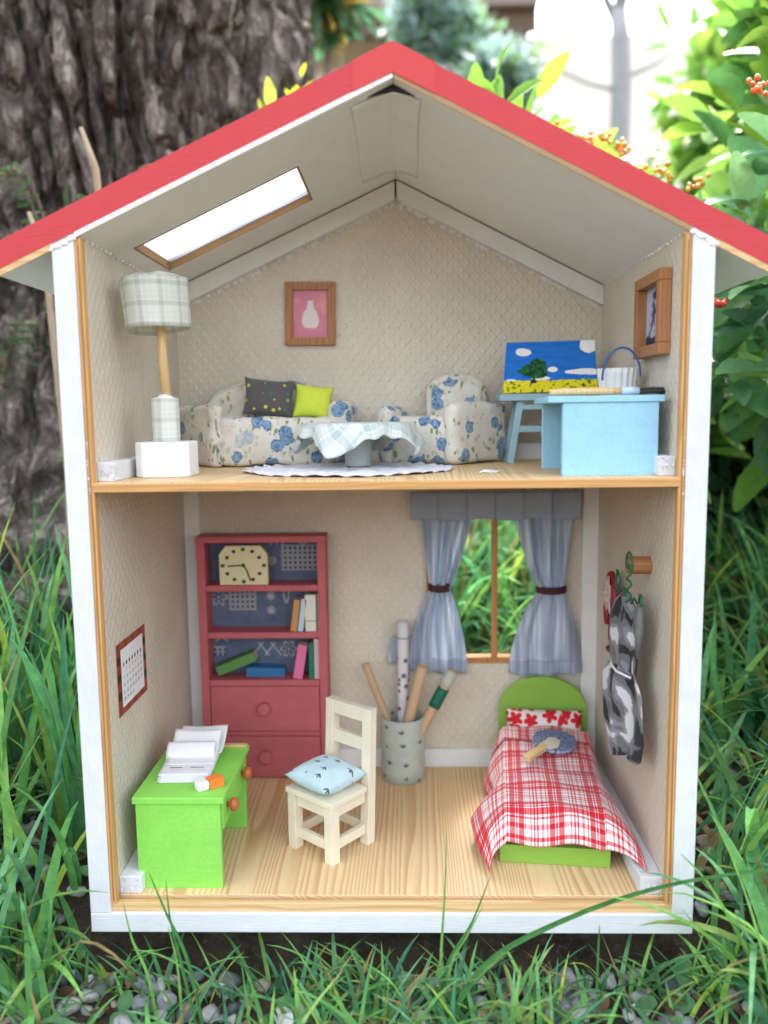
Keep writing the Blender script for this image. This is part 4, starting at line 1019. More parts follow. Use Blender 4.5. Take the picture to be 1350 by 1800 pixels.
Y0 = 18.95; Z2 = ZF+13.42; Z3 = ZF+9.12
book((.55, .26, .08), .55, 1.6, 2.85, (-8.55, Y0, Z2), (0, R(8), 0), 'orange brown book leaning on the pale blue one, middle shelf')
book((.50, .60, .68), .48, 1.6, 2.9, (-7.95, Y0, Z2), (0, R(8), 0), 'pale blue book leaning between the orange brown and white books')
book((.72, .67, .56), .95, 1.6, 3.25, (-7.02, Y0, Z2), (0, 0, 0), 'thick cream white book with a thin black line, middle shelf', band=True)
book((.24, .27, .21), .62, 1.6, 3.3, (-6.62+.45, Y0, Z2), (0, 0, 0), 'sage green book at the right end of the middle shelf')
book((.70, .16, .30), .82, 1.6, 3.1, (-8.3, Y0, Z3), (0, R(10), 0), 'pink book leaning on the lower shelf')
book((.01, .17, .10), .42, 1.6, 3.15, (-7.05, Y0, Z3), (0, 0, 0), 'thin dark green book between the pink and pale pink books')
book((.60, .40, .40), .78, 1.6, 3.6, (-6.40, Y0, Z3), (0, 0, 0), 'pale pink book at the right end of the lower shelf')
book((.03, .15, .32), .85, 1.7, 3.4, (-12.9, 19.35, Z3+.50), (0, R(93), R(6)), 'blue book lying flat on the lower shelf')
book((.10, .24, .06), .85, 1.6, 3.6, (-15.45, 19.15, Z3+.62), (0, R(68), 0), 'green book propped aslant on the blue book')

# ------------------------------------------------------------------ green desk
gd = thing('desk', 'bright apple green desk with a drawer and two orange knobs at the front left', 'desk', (-14.3, 1.7, ZF))
MB().box(-2.95, 2.85, 0, .45, 0, 6.1).build('side_panel', M['gdesk'], gd, bevel=.04)
MB().box(-2.85, 2.95, 8.3, 8.75, 0, 6.1).build('side_panel', M['gdesk'], gd, bevel=.04)
MB().box(-2.85, -2.5, .46, 8.29, 1.0, 6.09).build('back_panel', M['gdesk'], gd, bevel=.03)
MB().slab([(-3.15, -.12), (3.15, -.12), (3.2, 8.95), (-3.1, 8.95)], 6.11, 6.58).build('desktop', M['gdesk'], gd, bevel=.07)
dr = MB().box(-2.4, 2.95, .5, 8.25, 4.0, 6.08).build('drawer', M['gdesk'], gd, bevel=.05)
for y in (1.1, 6.1): MB().lathe([(.16, 0), (.18, .2), (.42, .32), (.48, .5), (.40, .75), (.18, .84)], n=20).build('knob', M['knob'], dr, loc=(2.93, y+.6, 5.25), rot=(0, R(90), 0), smooth=True)
MB().box(.9, 3.1, 8.3, 8.75, 6.60, 6.80).build('wooden_rail', M['dowel'], gd, bevel=.03)
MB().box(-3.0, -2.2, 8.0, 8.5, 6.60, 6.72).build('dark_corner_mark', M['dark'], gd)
nb = thing('notebook', 'open stack of white ruled paper sheets curling up on the green desk', 'notebook', (-14.6, 5.7, ZF+6.58), R(2))
def sheet(y0, y1, z0, curl, ox_, name='sheet', k=0):
    return MB().grid(14, 14, lambda u, v: (-1.75+u*3.5+ox_, y0+(y1-y0)*v, z0+curl*v**2.2+.05*math.sin(u*5+k)*v)).build(name, M['paper'], nb, smooth=True, solid=.02)
for q in range(7): sheet(-1.95+q*.04+rng.rand()*.1, 3.1, .06+q*.07, .25+.05*q, rng.uniform(-.12, .12), k=q)
sheet(-.2, 3.3, .62, 1.3, .1, k=8); sheet(1.7, 4.6, .68, 1.0, .35, k=9)
def roll_sheet(u, v):
    a = v*2.2; return (-1.85+u*3.55, .9-.75*math.sin(a)+v*1.5, .60+.75*(1-math.cos(a))*.8)
MB().grid(14, 16, roll_sheet).build('sheet', M['paper'], nb, smooth=True, solid=.02)
b = MB(); b.box(-1.1, -.2, -1.0, -.93, .76, .775); b.box(.4, 1.35, -1.0, -.93, .76, .775)
b.build('printed_line', M['black'], nb)
er = thing('eraser', 'white eraser with an orange paper sleeve at the desk edge', 'eraser', (-12.4, 3.2, ZF+6.59), R(35))
MB().box(-1.05, -.2, -.4, .4, 0, .62).build('rubber', M['paper'], er, bevel=.14, seg=3)
MB().box(-.2, .85, -.43, .43, 0, .66).build('sleeve', M['orange'], er, bevel=.05)

# ------------------------------------------------------------------ chair
cr_ = thing('chair', 'cream painted wooden chair with slatted back in the middle of the lower floor', 'chair', (-4.45, 7.6, ZF), R(-39))
a_ = 1.9; lw = .40
for sx in (-1, 1):
    MB().box(sx*a_-lw, sx*a_+lw, -a_-lw, -a_+lw, 0, 4.3).build('leg', M['cream'], cr_, bevel=.04)
    MB().hexa([(sx*a_-lw, a_-lw, 0), (sx*a_+lw, a_-lw, 0), (sx*a_+lw, a_+lw, 0), (sx*a_-lw, a_+lw, 0)], [(sx*a_-lw, a_-lw+.5, 10.4), (sx*a_+lw, a_-lw+.5, 10.4), (sx*a_+lw, a_+lw+.45, 10.4), (sx*a_-lw, a_+lw+.45, 10.4)]).build('leg', M['cream'], cr_, bevel=.04)
MB().slab([(-a_-.5, -a_-.5), (a_+.5, -a_-.5), (a_+.5, a_-.45), (-a_-.5, a_-.45)], 4.32, 4.72).build('seat', M['cream'], cr_, bevel=.05)
for sx in (-1, 1):
    MB().box(sx*a_-.22, sx*a_+.22, -a_+lw+.01, a_-lw-.01, 3.4, 4.3).build('apron_rail', M['cream'], cr_, bevel=.03)
    MB().box(sx*a_-.2, sx*a_+.2, -a_+lw+.01, a_-lw-.01, .9, 1.65).build('stretcher', M['cream'], cr_, bevel=.03)
for sy in (-1, 1):
    MB().box(-a_+lw+.01, a_-lw-.01, sy*a_-.2, sy*a_+.2, 3.4, 4.3).build('apron_rail', M['cream'], cr_, bevel=.03)
    MB().box(-a_+lw+.01, a_-lw-.01, sy*a_-.18, sy*a_+.18, .9, 1.65).build('stretcher', M['cream'], cr_, bevel=.03)
MB().box(-a_+lw+.01, a_-lw-.01, a_+.18, a_+.72, 9.3, 10.38).build('back_slat', M['cream'], cr_, bevel=.04)
MB().box(-a_+lw+.01, a_-lw-.01, a_+.08, a_+.55, 7.1, 8.1).build('back_slat', M['cream'], cr_, bevel=.04)
pillow(4.4, 4.4, 1.9, 'cushion', M['cushprint'], 'mint cushion printed with black leaf sprigs, on the cream chair', 'cushion', (-4.75, 7.4, ZF+5.6), (R(90), R(3), R(-39)), pinch=.06)

# ------------------------------------------------------------------ can with rolls
cn = thing('canister', 'sage green fabric covered pot with black leaf sprigs by the back wall', 'pot', (.95, 19.2, ZF))
def cnf(u, v):
    a = u*2*math.pi; return (1.93*math.cos(a), 1.93*math.sin(a), v*5.7)
b = MB().grid(56, 6, cnf, uv=lambda u, v: (u*12.1+3, v*5.7+2)); b.build('side', M['canprint'], cn, smooth=True, solid=.12, solid_off=-1)
MB().lathe([(1.8, .01), (1.8, .2)], n=36).build('bottom', M['canprint'], cn)
def roll(p0, p1, r, mat, label, extra=None):
    p0, p1 = Vector(p0), Vector(p1); L = (p1-p0).length
    o = thing('rolled_paper', label, 'roll', p0, 0, 'rolls standing in the pot'); o.rotation_mode = 'QUATERNION'; o.rotation_quaternion = (p1-p0).to_track_quat('Z', 'Y')
    MB().grid(40, 8, lambda u, v: ((r*(1-.25*u))*math.cos(u*2*math.pi*1.6), (r*(1-.25*u))*math.sin(u*2*math.pi*1.6), v*L)).build('sheet', mat, o, smooth=True, solid=.04)
    if extra: extra(o, L, r)
    return o
BZ = ZF+.35
roll((1.3, 19.4, BZ), (-2.35, 19.5, 12.35), .36, M['rollwood'], 'thin tan rolled card leaning left out of the pot')
roll((.2, 18.8, BZ), (2.75, 18.6, 12.4), .52, M['rollwood'], 'thick tan rolled card leaning right out of the pot')
def capx(o, L, r):
    MB().grid(24, 4, lambda u, v: ((r+.05)*math.cos(u*6.2832), (r+.05)*math.sin(u*6.2832), L*.66+v*1.9)).build('green_band', paint('dark_green_band', (.01, .13, .08), .5), o, smooth=True, solid=.03)
    MB().grid(24, 4, lambda u, v: ((r+.04)*math.cos(u*6.2832), (r+.04)*math.sin(u*6.2832), L*.86+v*1.4)).build('dotted_band', M['canprint'], o, smooth=True, solid=.03)
roll((.4, 18.5, BZ), (5.4, 18.9, 11.9), .46, M['rollwood'], 'tan roll with dark green band leaning far right out of the pot', capx)
def dots_(o, L, r):
    b = MB()
    for q in range(26):
        a = rng.rand()*6.28; z = L*.35+rng.rand()*L*.42; e = rng.uniform(.14, .24)
        b.add([((r+.035)*math.cos(a+e/r*math.cos(k)), (r+.035)*math.sin(a+e/r*math.cos(k)), z+e*math.sin(k)) for k in [j*math.pi/4 for j in range(8)]], [tuple(range(8))])
    b.build('grey_dots', paint('grey_ink', (.16, .15, .19), .7), o)
    b = MB(); b.lathe([(r+.04, L-1.5), (r+.04, L-1.42)], n=24, cap=False)
    for a, z in ((-1.9, L-.7), (-1.5, L-1.1), (-1.2, L-.95)): b.ball(((r)*math.cos(a), (r)*math.sin(a), z), .2, sq=(1, .5, 1.3))
    b.build('blue_print', paint('navy_blue_ink', (.02, .10, .22), .6), o)
roll((1.0, 19.7, BZ), (1.05, 19.9, 16.1), .52, paint('white_print_card', (.66, .62, .60), .7, .06, 'z'), 'tall white roll with grey dots and a blue motif standing upright in the pot', dots_)
MB().grid(8, 8, lambda u, v: (-.45+u*1.2+.5*v, D-.9-.1*u, 11.9+v*2.6+u*.3)).build('cloth_corner', M['sheer'], None, smooth=True, solid=.03)
tag(bpy.data.objects['cloth_corner'], 'pale blue cloth corner showing left of the tall dotted roll', 'cloth')

# ------------------------------------------------------------------ bed
RB = R(-6.2); bed = thing('bed', 'green toy bed with a round headboard in the right back corner', 'bed', (11.8, 4.7, ZF), RB)
MB().box(-3.9, 3.9, 0, .5, 0, 1.35).build('foot_panel', M['gbed'], bed, bevel=.05)
for sd in (-1, 1): MB().box(*sorted((sd*3.9, sd*3.45)), .51, 15.4, 0, 1.35).build('side_rail', M['gbed'], bed, bevel=.05)
hb = [(-3.9, 0), (3.9, 0), (3.9, 5.7)]+[(3.9*math.cos(math.pi*q/24), 5.7+3.15*math.sin(math.pi*q/24)) for q in range(1, 24)]+[(-3.9, 5.7)]
MB().prism(hb, 15.45, 15.9).build('headboard', M['gbed'], bed, bevel=.08)
soft([(-3.5, .6), (3.5, .6), (3.5, 15.2), (-3.5, 15.2)], .6, 3.55, 'mattress', M['mattress'], bed, .5, .05, 11)
Tb = bed.location/S; cb, sb = math.cos(RB), math.sin(RB)
def bw(x, y, z): return (11.8+x*cb-y*sb, 4.7+x*sb+y*cb, ZF+z)
bp = pillow(6.6, 2.5, 1.5, 'pillow', None or M['paper'], 'white pillow printed with red flowers at the head of the bed', 'pillow', bw(0, 13.9, 5.1), (R(-24), 0, RB), pinch=.03)
def flow():
    a = NT('red_flower_cotton'); xx, yy, zz = a.xyz(a.obj())[0:3]; v0 = a.comb(xx, 0.0, zz)
    n = a.n('ShaderNodeTexVoronoi', feature='F1'); a.l(v0, n.inputs['Vector']); n.inputs['Scale'].default_value = .72; n.inputs['Randomness'].default_value = .6
    sub = a.n('ShaderNodeVectorMath', operation='SUBTRACT'); a.l(v0, sub.inputs[0]); a.l(n.outputs['Position'], sub.inputs[1])
    px, py, pz = a.xyz(sub.outputs[0])[0:3]; th = a.math('ARCTAN2', pz, px); r = a.math('SQRT', a.math('ADD', a.math('MULTIPLY', px, px), a.math('MULTIPLY', pz, pz)))
    e = a.math('ADD', .34, a.math('MULTIPLY', a.math('ABSOLUTE', a.math('COSINE', a.math('MULTIPLY', a.math('ADD', th, .5), 2.5))), .36))
    m = a.mr(a.math('SUBTRACT', r, e), -.02, .02, 1, 0); cdot = a.mr(r, .08, .11, 1, 0)
    c = a.mix(m, (.74, .70, .64), (.62, .02, .03)); c = a.mix(cdot, c, (.30, .03, .04)); a.bump(a.noise(v0, 12, 3), .02, .6)
    return a.fin(c, .85, .15)
bp.data.materials[0] = flow()
HL = [(-.8, -4.5, .35), (1.2, -5.7, 1.2), (3.6, -6.2, 1.7), (5.4, -4.8, .9), (7.2, -4.3, .6), (9.2, -5.3, 1.2), (11.2, -4.9, 1.5), (13.2, -4.2, 2.2)]   # hem on the left: (y, x, z)
HR = [(-.8, 6.0, 1.42), (1.0, 6.0, 1.45), (3.0, 5.7, 1.5), (5.0, 5.1, 1.42), (8.0, 4.5, 1.42), (11.0, 4.3, 1.5), (13.2, 4.1, 2.4)]
def itp(T, y):
    ys_ = [q[0] for q in T]; xs_ = [q[1] for q in T]; zs_ = [q[2] for q in T]
    return float(np.interp(y, ys_, xs_)), float(np.interp(y, ys_, zs_))
def sm3(T, y): a = [itp(T, y+d) for d in (-.7, -.35, 0, .35, .7)]; return sum(q[0] for q in a)/5, sum(q[1] for q in a)/5
def ztop(y):
    return 4.15+.9*np.clip((y-8)/5, 0, 1)**2 - .1*math.sin(y*1.1)
def bedf(u, v):
    y = -.75+v*13.75; s_ = 2*u-1; W = 3.55; zt = ztop(y)
    ft = max(0, (1.0-y)/1.75); zt -= 2.35*ft**1.9                      # falls over the foot end
    if abs(s_) < .60:
        x = s_/.60*W; z = zt-.12*(x/W)**4*1.2+.10*math.sin(x*1.3+y*.5)*.5+.06*math.sin(y*2.1+x)
        if ft > 0: z += .18*math.sin(x*1.2+.5)*ft
    else:
        k = (abs(s_)-.60)/.40; hx, hz = sm3(HL if s_ < 0 else HR, y); sg = -1 if s_ < 0 else 1
        xb, zb_ = sg*W, zt-.14
        hz = min(hz, zb_-.3); e = k**1.25
        x = xb+(hx-xb)*(k**1.05)+sg*.35*math.sin(k*math.pi)*.7; z = zb_+(hz-zb_)*(1-(1-k)**1.0*(1-.35*k)) if False else zb_+(hz-zb_)*(k*.75+.25*k*k)
        y = y-(max(0, 2.5-y)*(.42 if s_ < 0 else .62)+.1)*k*k
    z += .05*(vnoise(x*.9, y*.9, 0, 6)-.5)*2
    return bw(x, y, max(z, .12))
o = MB().grid(110, 120, bedf, uv=lambda u, v: ((2*u-1)*6.3+.4, v*14.6+1.9)).build('bedspread', M['bedplaid'], None, smooth=True, solid=.04)
tag(o, 'red and white checked bedspread hanging over the sides of the green bed', 'bedspread')
def fold(u, v):
    s_ = 2*u-1; y = 13.5-v*2.4; p = bedf(u*.86+.07, min(1, (y+.75)/13.75)); return (p[0], p[1]-.05*(abs(s_) > .7), p[2]+.16+.12*math.sin(v*3.1)+.05*math.sin(u*14))
MB().grid(90, 12, fold, uv=lambda u, v: (u*11, v*2.2+1.0)).build('turned_edge', M['bedplaid'], o, smooth=True, solid=.03)
# hand mirror
hm = thing('hand_mirror', 'round blue patterned hand mirror with a wooden handle lying on the bedspread', 'mirror', bw(.65, 10.2, 4.92), R(28))
hm.rotation_euler = (R(6), R(-4), R(46))
b = MB(); b.lathe([(1.75, 0), (1.8, .08), (1.8, .26), (1.75, .32)], n=40)
def navy():
    a = NT('navy_wave_cotton'); v = a.obj((1, 1.6, 1)); d = a.vor(v, 3.4, .25); m = a.mr(d, .38, .46); c = a.mix(m, (.03, .05, .16), (.34, .38, .48)); return a.fin(c, .8, .2)
b.build('disc', navy(), hm, bevel=0)
MB().box(-4.0, -1.2, -.38, .38, .02, .42).build('handle', M['dowel'], hm, bevel=.10)
MB().add([(-1.7, -.7, .36), (-.9, -.95, .38), (.1, -.5, .37), (.25, .15, .37), (-.2, .5, .39), (-1.0, .35, .41), (-1.65, .45, .37)], [tuple(range(7))]).build('torn_paper', M['mattress'], hm, solid=.05)

# ------------------------------------------------------------------ peg, apron and red pouch on the right wall
pg_ = thing('wall_peg', 'short round wooden peg sticking out of the right wall', 'peg', (XI, 5.9, 23.6))
MB().lathe([(.62, 0), (.62, 1.45), (.52, 1.6)], n=24).build('dowel', M['picwood'], pg_, rot=(0, R(-90), R(0)), smooth=False, bevel=.05)
hn = thing('apron', 'doll apron in grey, black and white swirls hanging from the wooden peg by green wire', 'apron', (16.9, 5.6, 10.0))
ox_, oy_, oz_ = 16.9, 5.6, 10.0
def swirl(U, V):
    n = fbm(U*.5+2, V*.4, 0, 3, 41); a = fbm(U*.9+n*3, V*.55+n*4, 0, 2, 47)*2-1; b_ = np.sin(np.hypot(U-2.8, V-3.0)*2.6+n*6)
    t_ = 1.3*a+.45*b_+(n-.5)*1.5; c = np.ones(U.shape+(3,))*np.array([.42, .42, .42])
    c[t_ > .50] = np.array([.80, .80, .81]); c[t_ < -.25] = np.array([.17, .17, .18]); c[(t_ > .25) & (t_ <= .62)] = np.array([.52, .52, .54]); return c
GH = 12.2
def apos(U, V):
    v = V/GH; u = U/6.0
    hw = np.interp(V, [0, .5, 2, 5.5, 6.6, 7.6, 10.5, 11.6, 12.2], [1.9, 2.6, 3.1, 2.9, 1.9, 2.0, 2.1, 1.4, .6])
    cu = np.interp(V, [0, 6.6, 12.2], [-.1, .15, .1])
    s_ = (u-.5)*2; al = s_*hw+cu
    dep = .35*np.sin(s_*6+V*.25)*np.clip(1.3-np.abs(s_)*.5, 0, 1)*(.5+.5*(V < 6.6))+.5*(1-s_**2)*(.6+.4*(V < 6))
    # direction along the garment: from the wall (front) to the room (back)
    x = .25-al*.0-(al+2.6)*.22-dep*.8+.2; y = al*.97+.0*dep
    return (x, y, V*.94+.25*np.sin(u*7)*(V < .3))
o = printed('cloth', 6.0, GH, 60, 110, apos, swirl, M['attr_cloth'], hn); m = o.modifiers.new('t', 'SOLIDIFY'); m.thickness = .06*S
MB().tube([(-.3, -1.9, 6.2), (-.75, 0, 6.05), (-.85, 1.0, 6.2), (-.7, 1.9, 6.5)], [.06, .10, .10, .05], 6).build('white_hem', M['paper'], hn, smooth=True)
MB().tube([(-.1, 2.2, 7.0), (-.35, 3.0, 5.2), (-.3, 3.3, 3.2), (-.2, 3.7, 2.2)], [.16, .12, .10, .06], 6).build('tie_string', paint('dark_grey_tie', (.10, .10, .09), .8), hn, smooth=True)
MB().tube([(.2, -2.1, 11.4), (.1, -2.3, 9.5), (.15, -2.0, 7.6)], [.22, .3, .12], 8).build('strap', paint('dark_grey_strap', (.16, .16, .16), .8), hn, smooth=True)
# wire hanger
tw = []
for q in range(60):
    t_ = q/59; z = 24.35-oz_-t_*3.5; tw.append((-.15+.14*math.sin(t_*26), -.45+.14*math.cos(t_*26), z))
loop = [(-.15+0*a, -.42+.72*math.sin(a), 23.85-oz_+.78*math.cos(a)) for a in [math.pi*q/10-2.2 for q in range(14)]]
b = MB().tube(tw[8:], .09, 7); b.tube(loop, .09, 7)
b.tube([tw[-1], (-.2, .6, 11.9), (-.3, 1.8, 11.3), (-.3, 2.4, 11.9), (-.3, 2.2, 12.9), (-.25, 1.6, 12.5), (-.3, 1.5, 11.6)], .08, 7)
b.tube([tw[-1], (.0, -1.2, 11.6), (.1, -2.0, 11.2), (.1, -2.6, 11.4), (.1, -2.75, 12.0), (.1, -2.3, 12.1), (.1, -2.0, 11.4)], .08, 7)
b.build('wire_hanger', M['wire_g'], hn, smooth=True)
rp = thing('oven_mitt', 'small red edged pouch with crumpled cream pink lining hanging flat on the right wall', 'pouch', (XI-.75, 12.2, 15.4))
def ring(t_): return (-.25, 1.25*math.cos(t_)*(1 if math.sin(t_) > 0 else .9), 3.3+(3.0*math.sin(t_) if math.sin(t_) > 0 else 3.1*math.sin(t_)))
MB().tube([ring(q/30*6.2832-.4) for q in range(27)], [.26+.08*math.sin(q) for q in range(27)], 8).build('red_edge', M['redfab'], rp, smooth=True)
def crump(u, v):
    a = u*2*math.pi; r = v*(.95+.25*math.sin(a*5)); return (-.35-.45*(1-v)*abs(math.sin(a*3+v*7))-.1, .35+r*math.cos(a)*1.05, 4.7+r*math.sin(a)*1.5)
MB().grid(40, 8, crump).build('crumpled_lining', M['pinkfab'], rp, smooth=True, solid=.04)
MB().slab([(-.25, -.9), (-.18, -.9), (-.18, .9), (-.25, .9)], .9, 4.0).build('back_cloth', M['redfab'], rp)

# ------------------------------------------------------------------ single blades in front
GB = (.13, .32, .07)
exec_blades = []
# ------------------------------------------------------------------ vegetation
def leaf_mesh(L, W, n=6, fold_=.25, droop=.5, serr=0.0):
    """one leaf along +y, folded at its midrib, curved down towards the tip"""
    V = []
    for q in range(n+1):
        t_ = q/n; w = W/2*math.sin(math.pi*min(1, t_*.92+.04))**.8*(1+.15*(.4-t_)); w = max(w, .03)
        w *= 1+serr*(1 if q % 2 else -1)
        y = L*t_*(1-.12*droop*t_); z = -droop*L*.35*t_*t_
        V += [(-w, y, z+w*fold_*2), (0, y, z), (w, y, z+w*fold_*2)]
    b = [q*3+k for q in range(n) for k in (0, 1)]; Q = [(c, c+1, c+4, c+3) for c in b]
    return np.array(V), np.array(Q)
def rand_dirs(n, up=.2, out=None):
    d = rng.randn(n, 3); d /= np.linalg.norm(d, axis=1)[:, None]
    if out is not None: d += out
    d[:, 2] += up; d /= np.linalg.norm(d, axis=1)[:, None]; return d
def frames(d):
    up = np.tile([0, 0, 1.], (len(d), 1))+rng.randn(len(d), 3)*.45
    x = np.cross(d, up); x /= np.linalg.norm(x, axis=1)[:, None]; z = np.cross(x, d); return np.stack([x, d, z], -1)
def leaves(name, P, Dr, sizes, cols, LM, parent=None, mat='leaf'):
    V0, Q0 = LM; Fm = frames(Dr); n = len(P)
    V = np.einsum('nij,vj->nvi', Fm, V0)*sizes[:, None, None]+P[:, None, :]
    Q = (Q0[None]+np.arange(n)[:, None, None]*len(V0)).reshape(-1, 4)
    return np_mesh(name, V.reshape(-1, 3), Q, M[mat], np.repeat(cols, len(V0), 0), parent)
def ellipsoid(n, c, r, shell=.5):
    d = rng.randn(n, 3); d /= np.linalg.norm(d, axis=1)[:, None]; k = (shell+(1-shell)*rng.rand(n, 1))
    return np.array(c)+d*np.array(r)*k, d
def lcol(n, base, var=.3, alt=None, pa=.2):
    c = np.tile(np.array(base), (n, 1))*(1-var/2+var*rng.rand(n, 1)); 
    if alt is not None: m = rng.rand(n) < pa; c[m] = np.array(alt)*(1-var/2+var*rng.rand(m.sum(), 1))
    return c
def twigs(parent, c, r, n, rad, base=None, name='stem', mat='twig'):
    b = MB(); base = base if base is not None else (c[0], c[1], float(gz(c[0], c[1]))-1)
    for q in range(n):
        e, _ = ellipsoid(1, c, r, .5); e = e[0]; m1 = (np.array(base)+e)/2+rng.randn(3)*np.array(r)*.15
        b.tube([tuple(np.array(base)+rng.randn(3)*rad), tuple((np.array(base)+m1)/2+rng.randn(3)*rad), tuple(m1), tuple(e)], [rad, rad*.8, rad*.6, rad*.3], 6)
    return b.build(name, M[mat], parent, smooth=True)

def big_leaf_protos():
    out = []
    for q in range(8):
        V0, Q0 = leaf_mesh(9.5, 3.9+.5*rng.rand(), 12, .12+.12*rng.rand(), .3+.6*rng.rand(), .035)
        col = [(.10, .26, .08), (.17, .36, .07), (.07, .19, .10), (.24, .46, .08), (.11, .27, .12), (.34, .54, .09), (.08, .21, .08), (.14, .32, .13)][q]
        out.append((V0, Q0, col))
    return out
PROT = big_leaf_protos(); PM = []
for V0, Q0, col in PROT:
    o = np_mesh('leaf', V0, Q0, M['leaf'], np.tile(np.array(col), (len(V0), 1))); PM.append(o.data); bpy.data.objects.remove(o)
def big_shrub(name, label, c, r, n, group=None, lo=.45, sz=(.7, 1.2), pal=None, berries=(), nst=14, base=None):
    t_ = thing(name, label, 'shrub', (c[0], c[1], float(gz(c[0], c[1]))), 0, group)
    zz = t_.location.z/S; cl = (0, 0, c[2]-zz)
    twigs(t_, cl, np.array(r)*.75, nst, .35, base if base else (5, 0, -1))
    P, Dn = ellipsoid(n, cl, r, lo); Dr = Dn*.7+rand_dirs(n, .25)*.8; Dr[:, 1] -= .25; Dr /= np.linalg.norm(Dr, axis=1)[:, None]
    Fm = frames(Dr); sizes = rng.uniform(*sz, n)
    for q in range(n):
        k = rng.choice(pal) if pal is not None else rng.randint(8)
        # keep leaves out of the house
        wp = P[q]+np.array([c[0], c[1], zz]); tip = wp+Dr[q]*9.5*sizes[q]
        bad = min(wp[0], tip[0]) < 25 and wp[2] < 42
        for pt in (wp, tip, (wp+tip)/2):
            if (abs(pt[0]) < 21 and -1 < pt[1] < 24.0 and pt[2] < 46) or (abs(pt[0]) < 24.5 and -1 < pt[1] < 25.0 and 40 < pt[2] < 58-(abs(pt[0])*.47)): bad = True
        if bad: continue
        o = bpy.data.objects.new('leaf', PM[k]); COL.objects.link(o); o.parent = t_
        m = Matrix([list(Fm[q][0])+[0], list(Fm[q][1])+[0], list(Fm[q][2])+[0], [0, 0, 0, 1]])
        o.matrix_local = Matrix.Translation(Vector(P[q])*S) @ m @ Matrix.Scale(sizes[q], 4)
    for (bx, by, bz, col) in berries:
        V = []; F = []; C = []
        for j in range(11):
            p = iv*rng.uniform(.22, .29)+rng.randn(3)*np.array([.55, .5, .42])+np.array([bx-c[0], by-c[1], bz-zz]); F.append(ifc+j*len(iv)); V.append(p); C.append(np.tile(np.array(col)*(.6+.5*rng.rand()), (len(iv), 1)))
        np_mesh('berry_cluster', np.concatenate(V), np.concatenate(F), M['berry'], np.concatenate(C), t_)
    return t_
outside = lambda x, y: (np.abs(x) > 21.5) | (y < -1.5) | (y > 25)
litter(1500, (-40, 40), (-12, 60), 'brown dead leaves and bark bits scattered on the soil', 'leaf_litter', leaf_mesh(1.7, .8, 4, -.2, .6), lambda n: np.array([[.22, .14, .08]])*(.5+1.1*rng.rand(n, 1)), .0, outside)
litter(1500, (-40, 40), (-9, 60), 'small round leaved green weeds among the grass', 'weeds', leaf_mesh(2.0, 1.3, 5, .15, .4), lambda n: np.array([[.13, .30, .12]])*(.6+.8*rng.rand(n, 1)), .35, lambda x, y: outside(x, y) & (fbm(x*.15, y*.15, 0, 2, 88) > .52))
OR, RD = (.70, .33, .04), (.62, .04, .02)
# trunk of the old tree behind on the left (with its crown high above, outside the frame)
tt = thing('tree', 'huge old tree trunk with deeply furrowed bark behind the left roof', 'tree', (-41, 76, float(gz(-41, 76))))
nA, nZ = 520, 420
A_, Z_ = np.meshgrid(np.linspace(0, 2*math.pi, nA, endpoint=False), np.linspace(-34, 150, nZ))
ca, sa = np.cos(A_), np.sin(A_)
rad = 23.5+17*np.exp(-np.maximum(Z_+6, 0)/19)*(1+.45*np.cos(A_*5+1))+1.2*np.sin(A_*3)
wob = fbm(ca*2.2+3, sa*2.2, Z_*.018, 2, 5)-.5
a2 = A_+wob*.9
rd = np.abs(fbm(np.cos(a2)*9, np.sin(a2)*9, Z_*.05, 3, 61)-.5)*2
plates = np.clip(rd*4.6, 0, 1)**.7
cross = np.abs(fbm(np.cos(a2)*11, np.sin(a2)*11, Z_*.13+7, 3, 63)-.5)*2
rr = rad+5.2*plates+2.4*np.clip(cross*4.5, 0, 1)+3.0*(fbm(ca*11, sa*11, Z_*.30, 4, 66)-.5)
lean = -.03*Z_
V = np.stack([rr*ca+lean+3*np.exp(-np.maximum(Z_+6, 0)/30), rr*sa*.9, Z_], -1).reshape(-1, 3)
i = (np.arange(nA)[None, :]+np.arange(nZ-1)[:, None]*nA); j = ((np.arange(nA)+1) % nA)[None, :]+np.arange(nZ-1)[:, None]*nA
Q = np.stack([i, j, j+nA, i+nA], -1).reshape(-1, 4)
np_mesh('trunk', V, Q, M['bark'], None, tt)
b = MB()
for q in range(7):
    a = rng.rand()*6.28; b.tube([(-4+10*math.cos(a), 8*math.sin(a), 140), (-4+60*math.cos(a), 60*math.sin(a), 200), (-4+130*math.cos(a), 130*math.sin(a), 240)], [9, 6, 2], 10)
b.build('limb', M['bark'], tt, smooth=True)

# slim brown stems right of the trunk
for (x, y, x2, z2, r, lb) in ((-19.5, 74, -15.5, 105, 1.5, 'thin reddish brown stem rising just right of the big trunk'), (-15, 82, -13.2, 110, 1.1, 'slender grey brown stem farthest right of the big trunk'), (-23, 62, -21.5, 100, 1.1, 'thin pale stem in front of the right edge of the big trunk')):
    b = MB(); z0 = float(gz(x, y))-2; b.tube([(x, y, z0), ((x*.7+x2*.3)+1, y, z0+20), ((x+x2)/2-.8, y+1, (z0+z2)/2), (x2, y, z2), (x2+2, y, z2+30)], [r*1.2, r, r*.95, r*.9, r*.7], 10)
    tag(b.build('thin_trunk', paint('reddish_bark', (.30, .19, .13), .85, .3, 'z', .3), None, smooth=True), lb, 'stem')

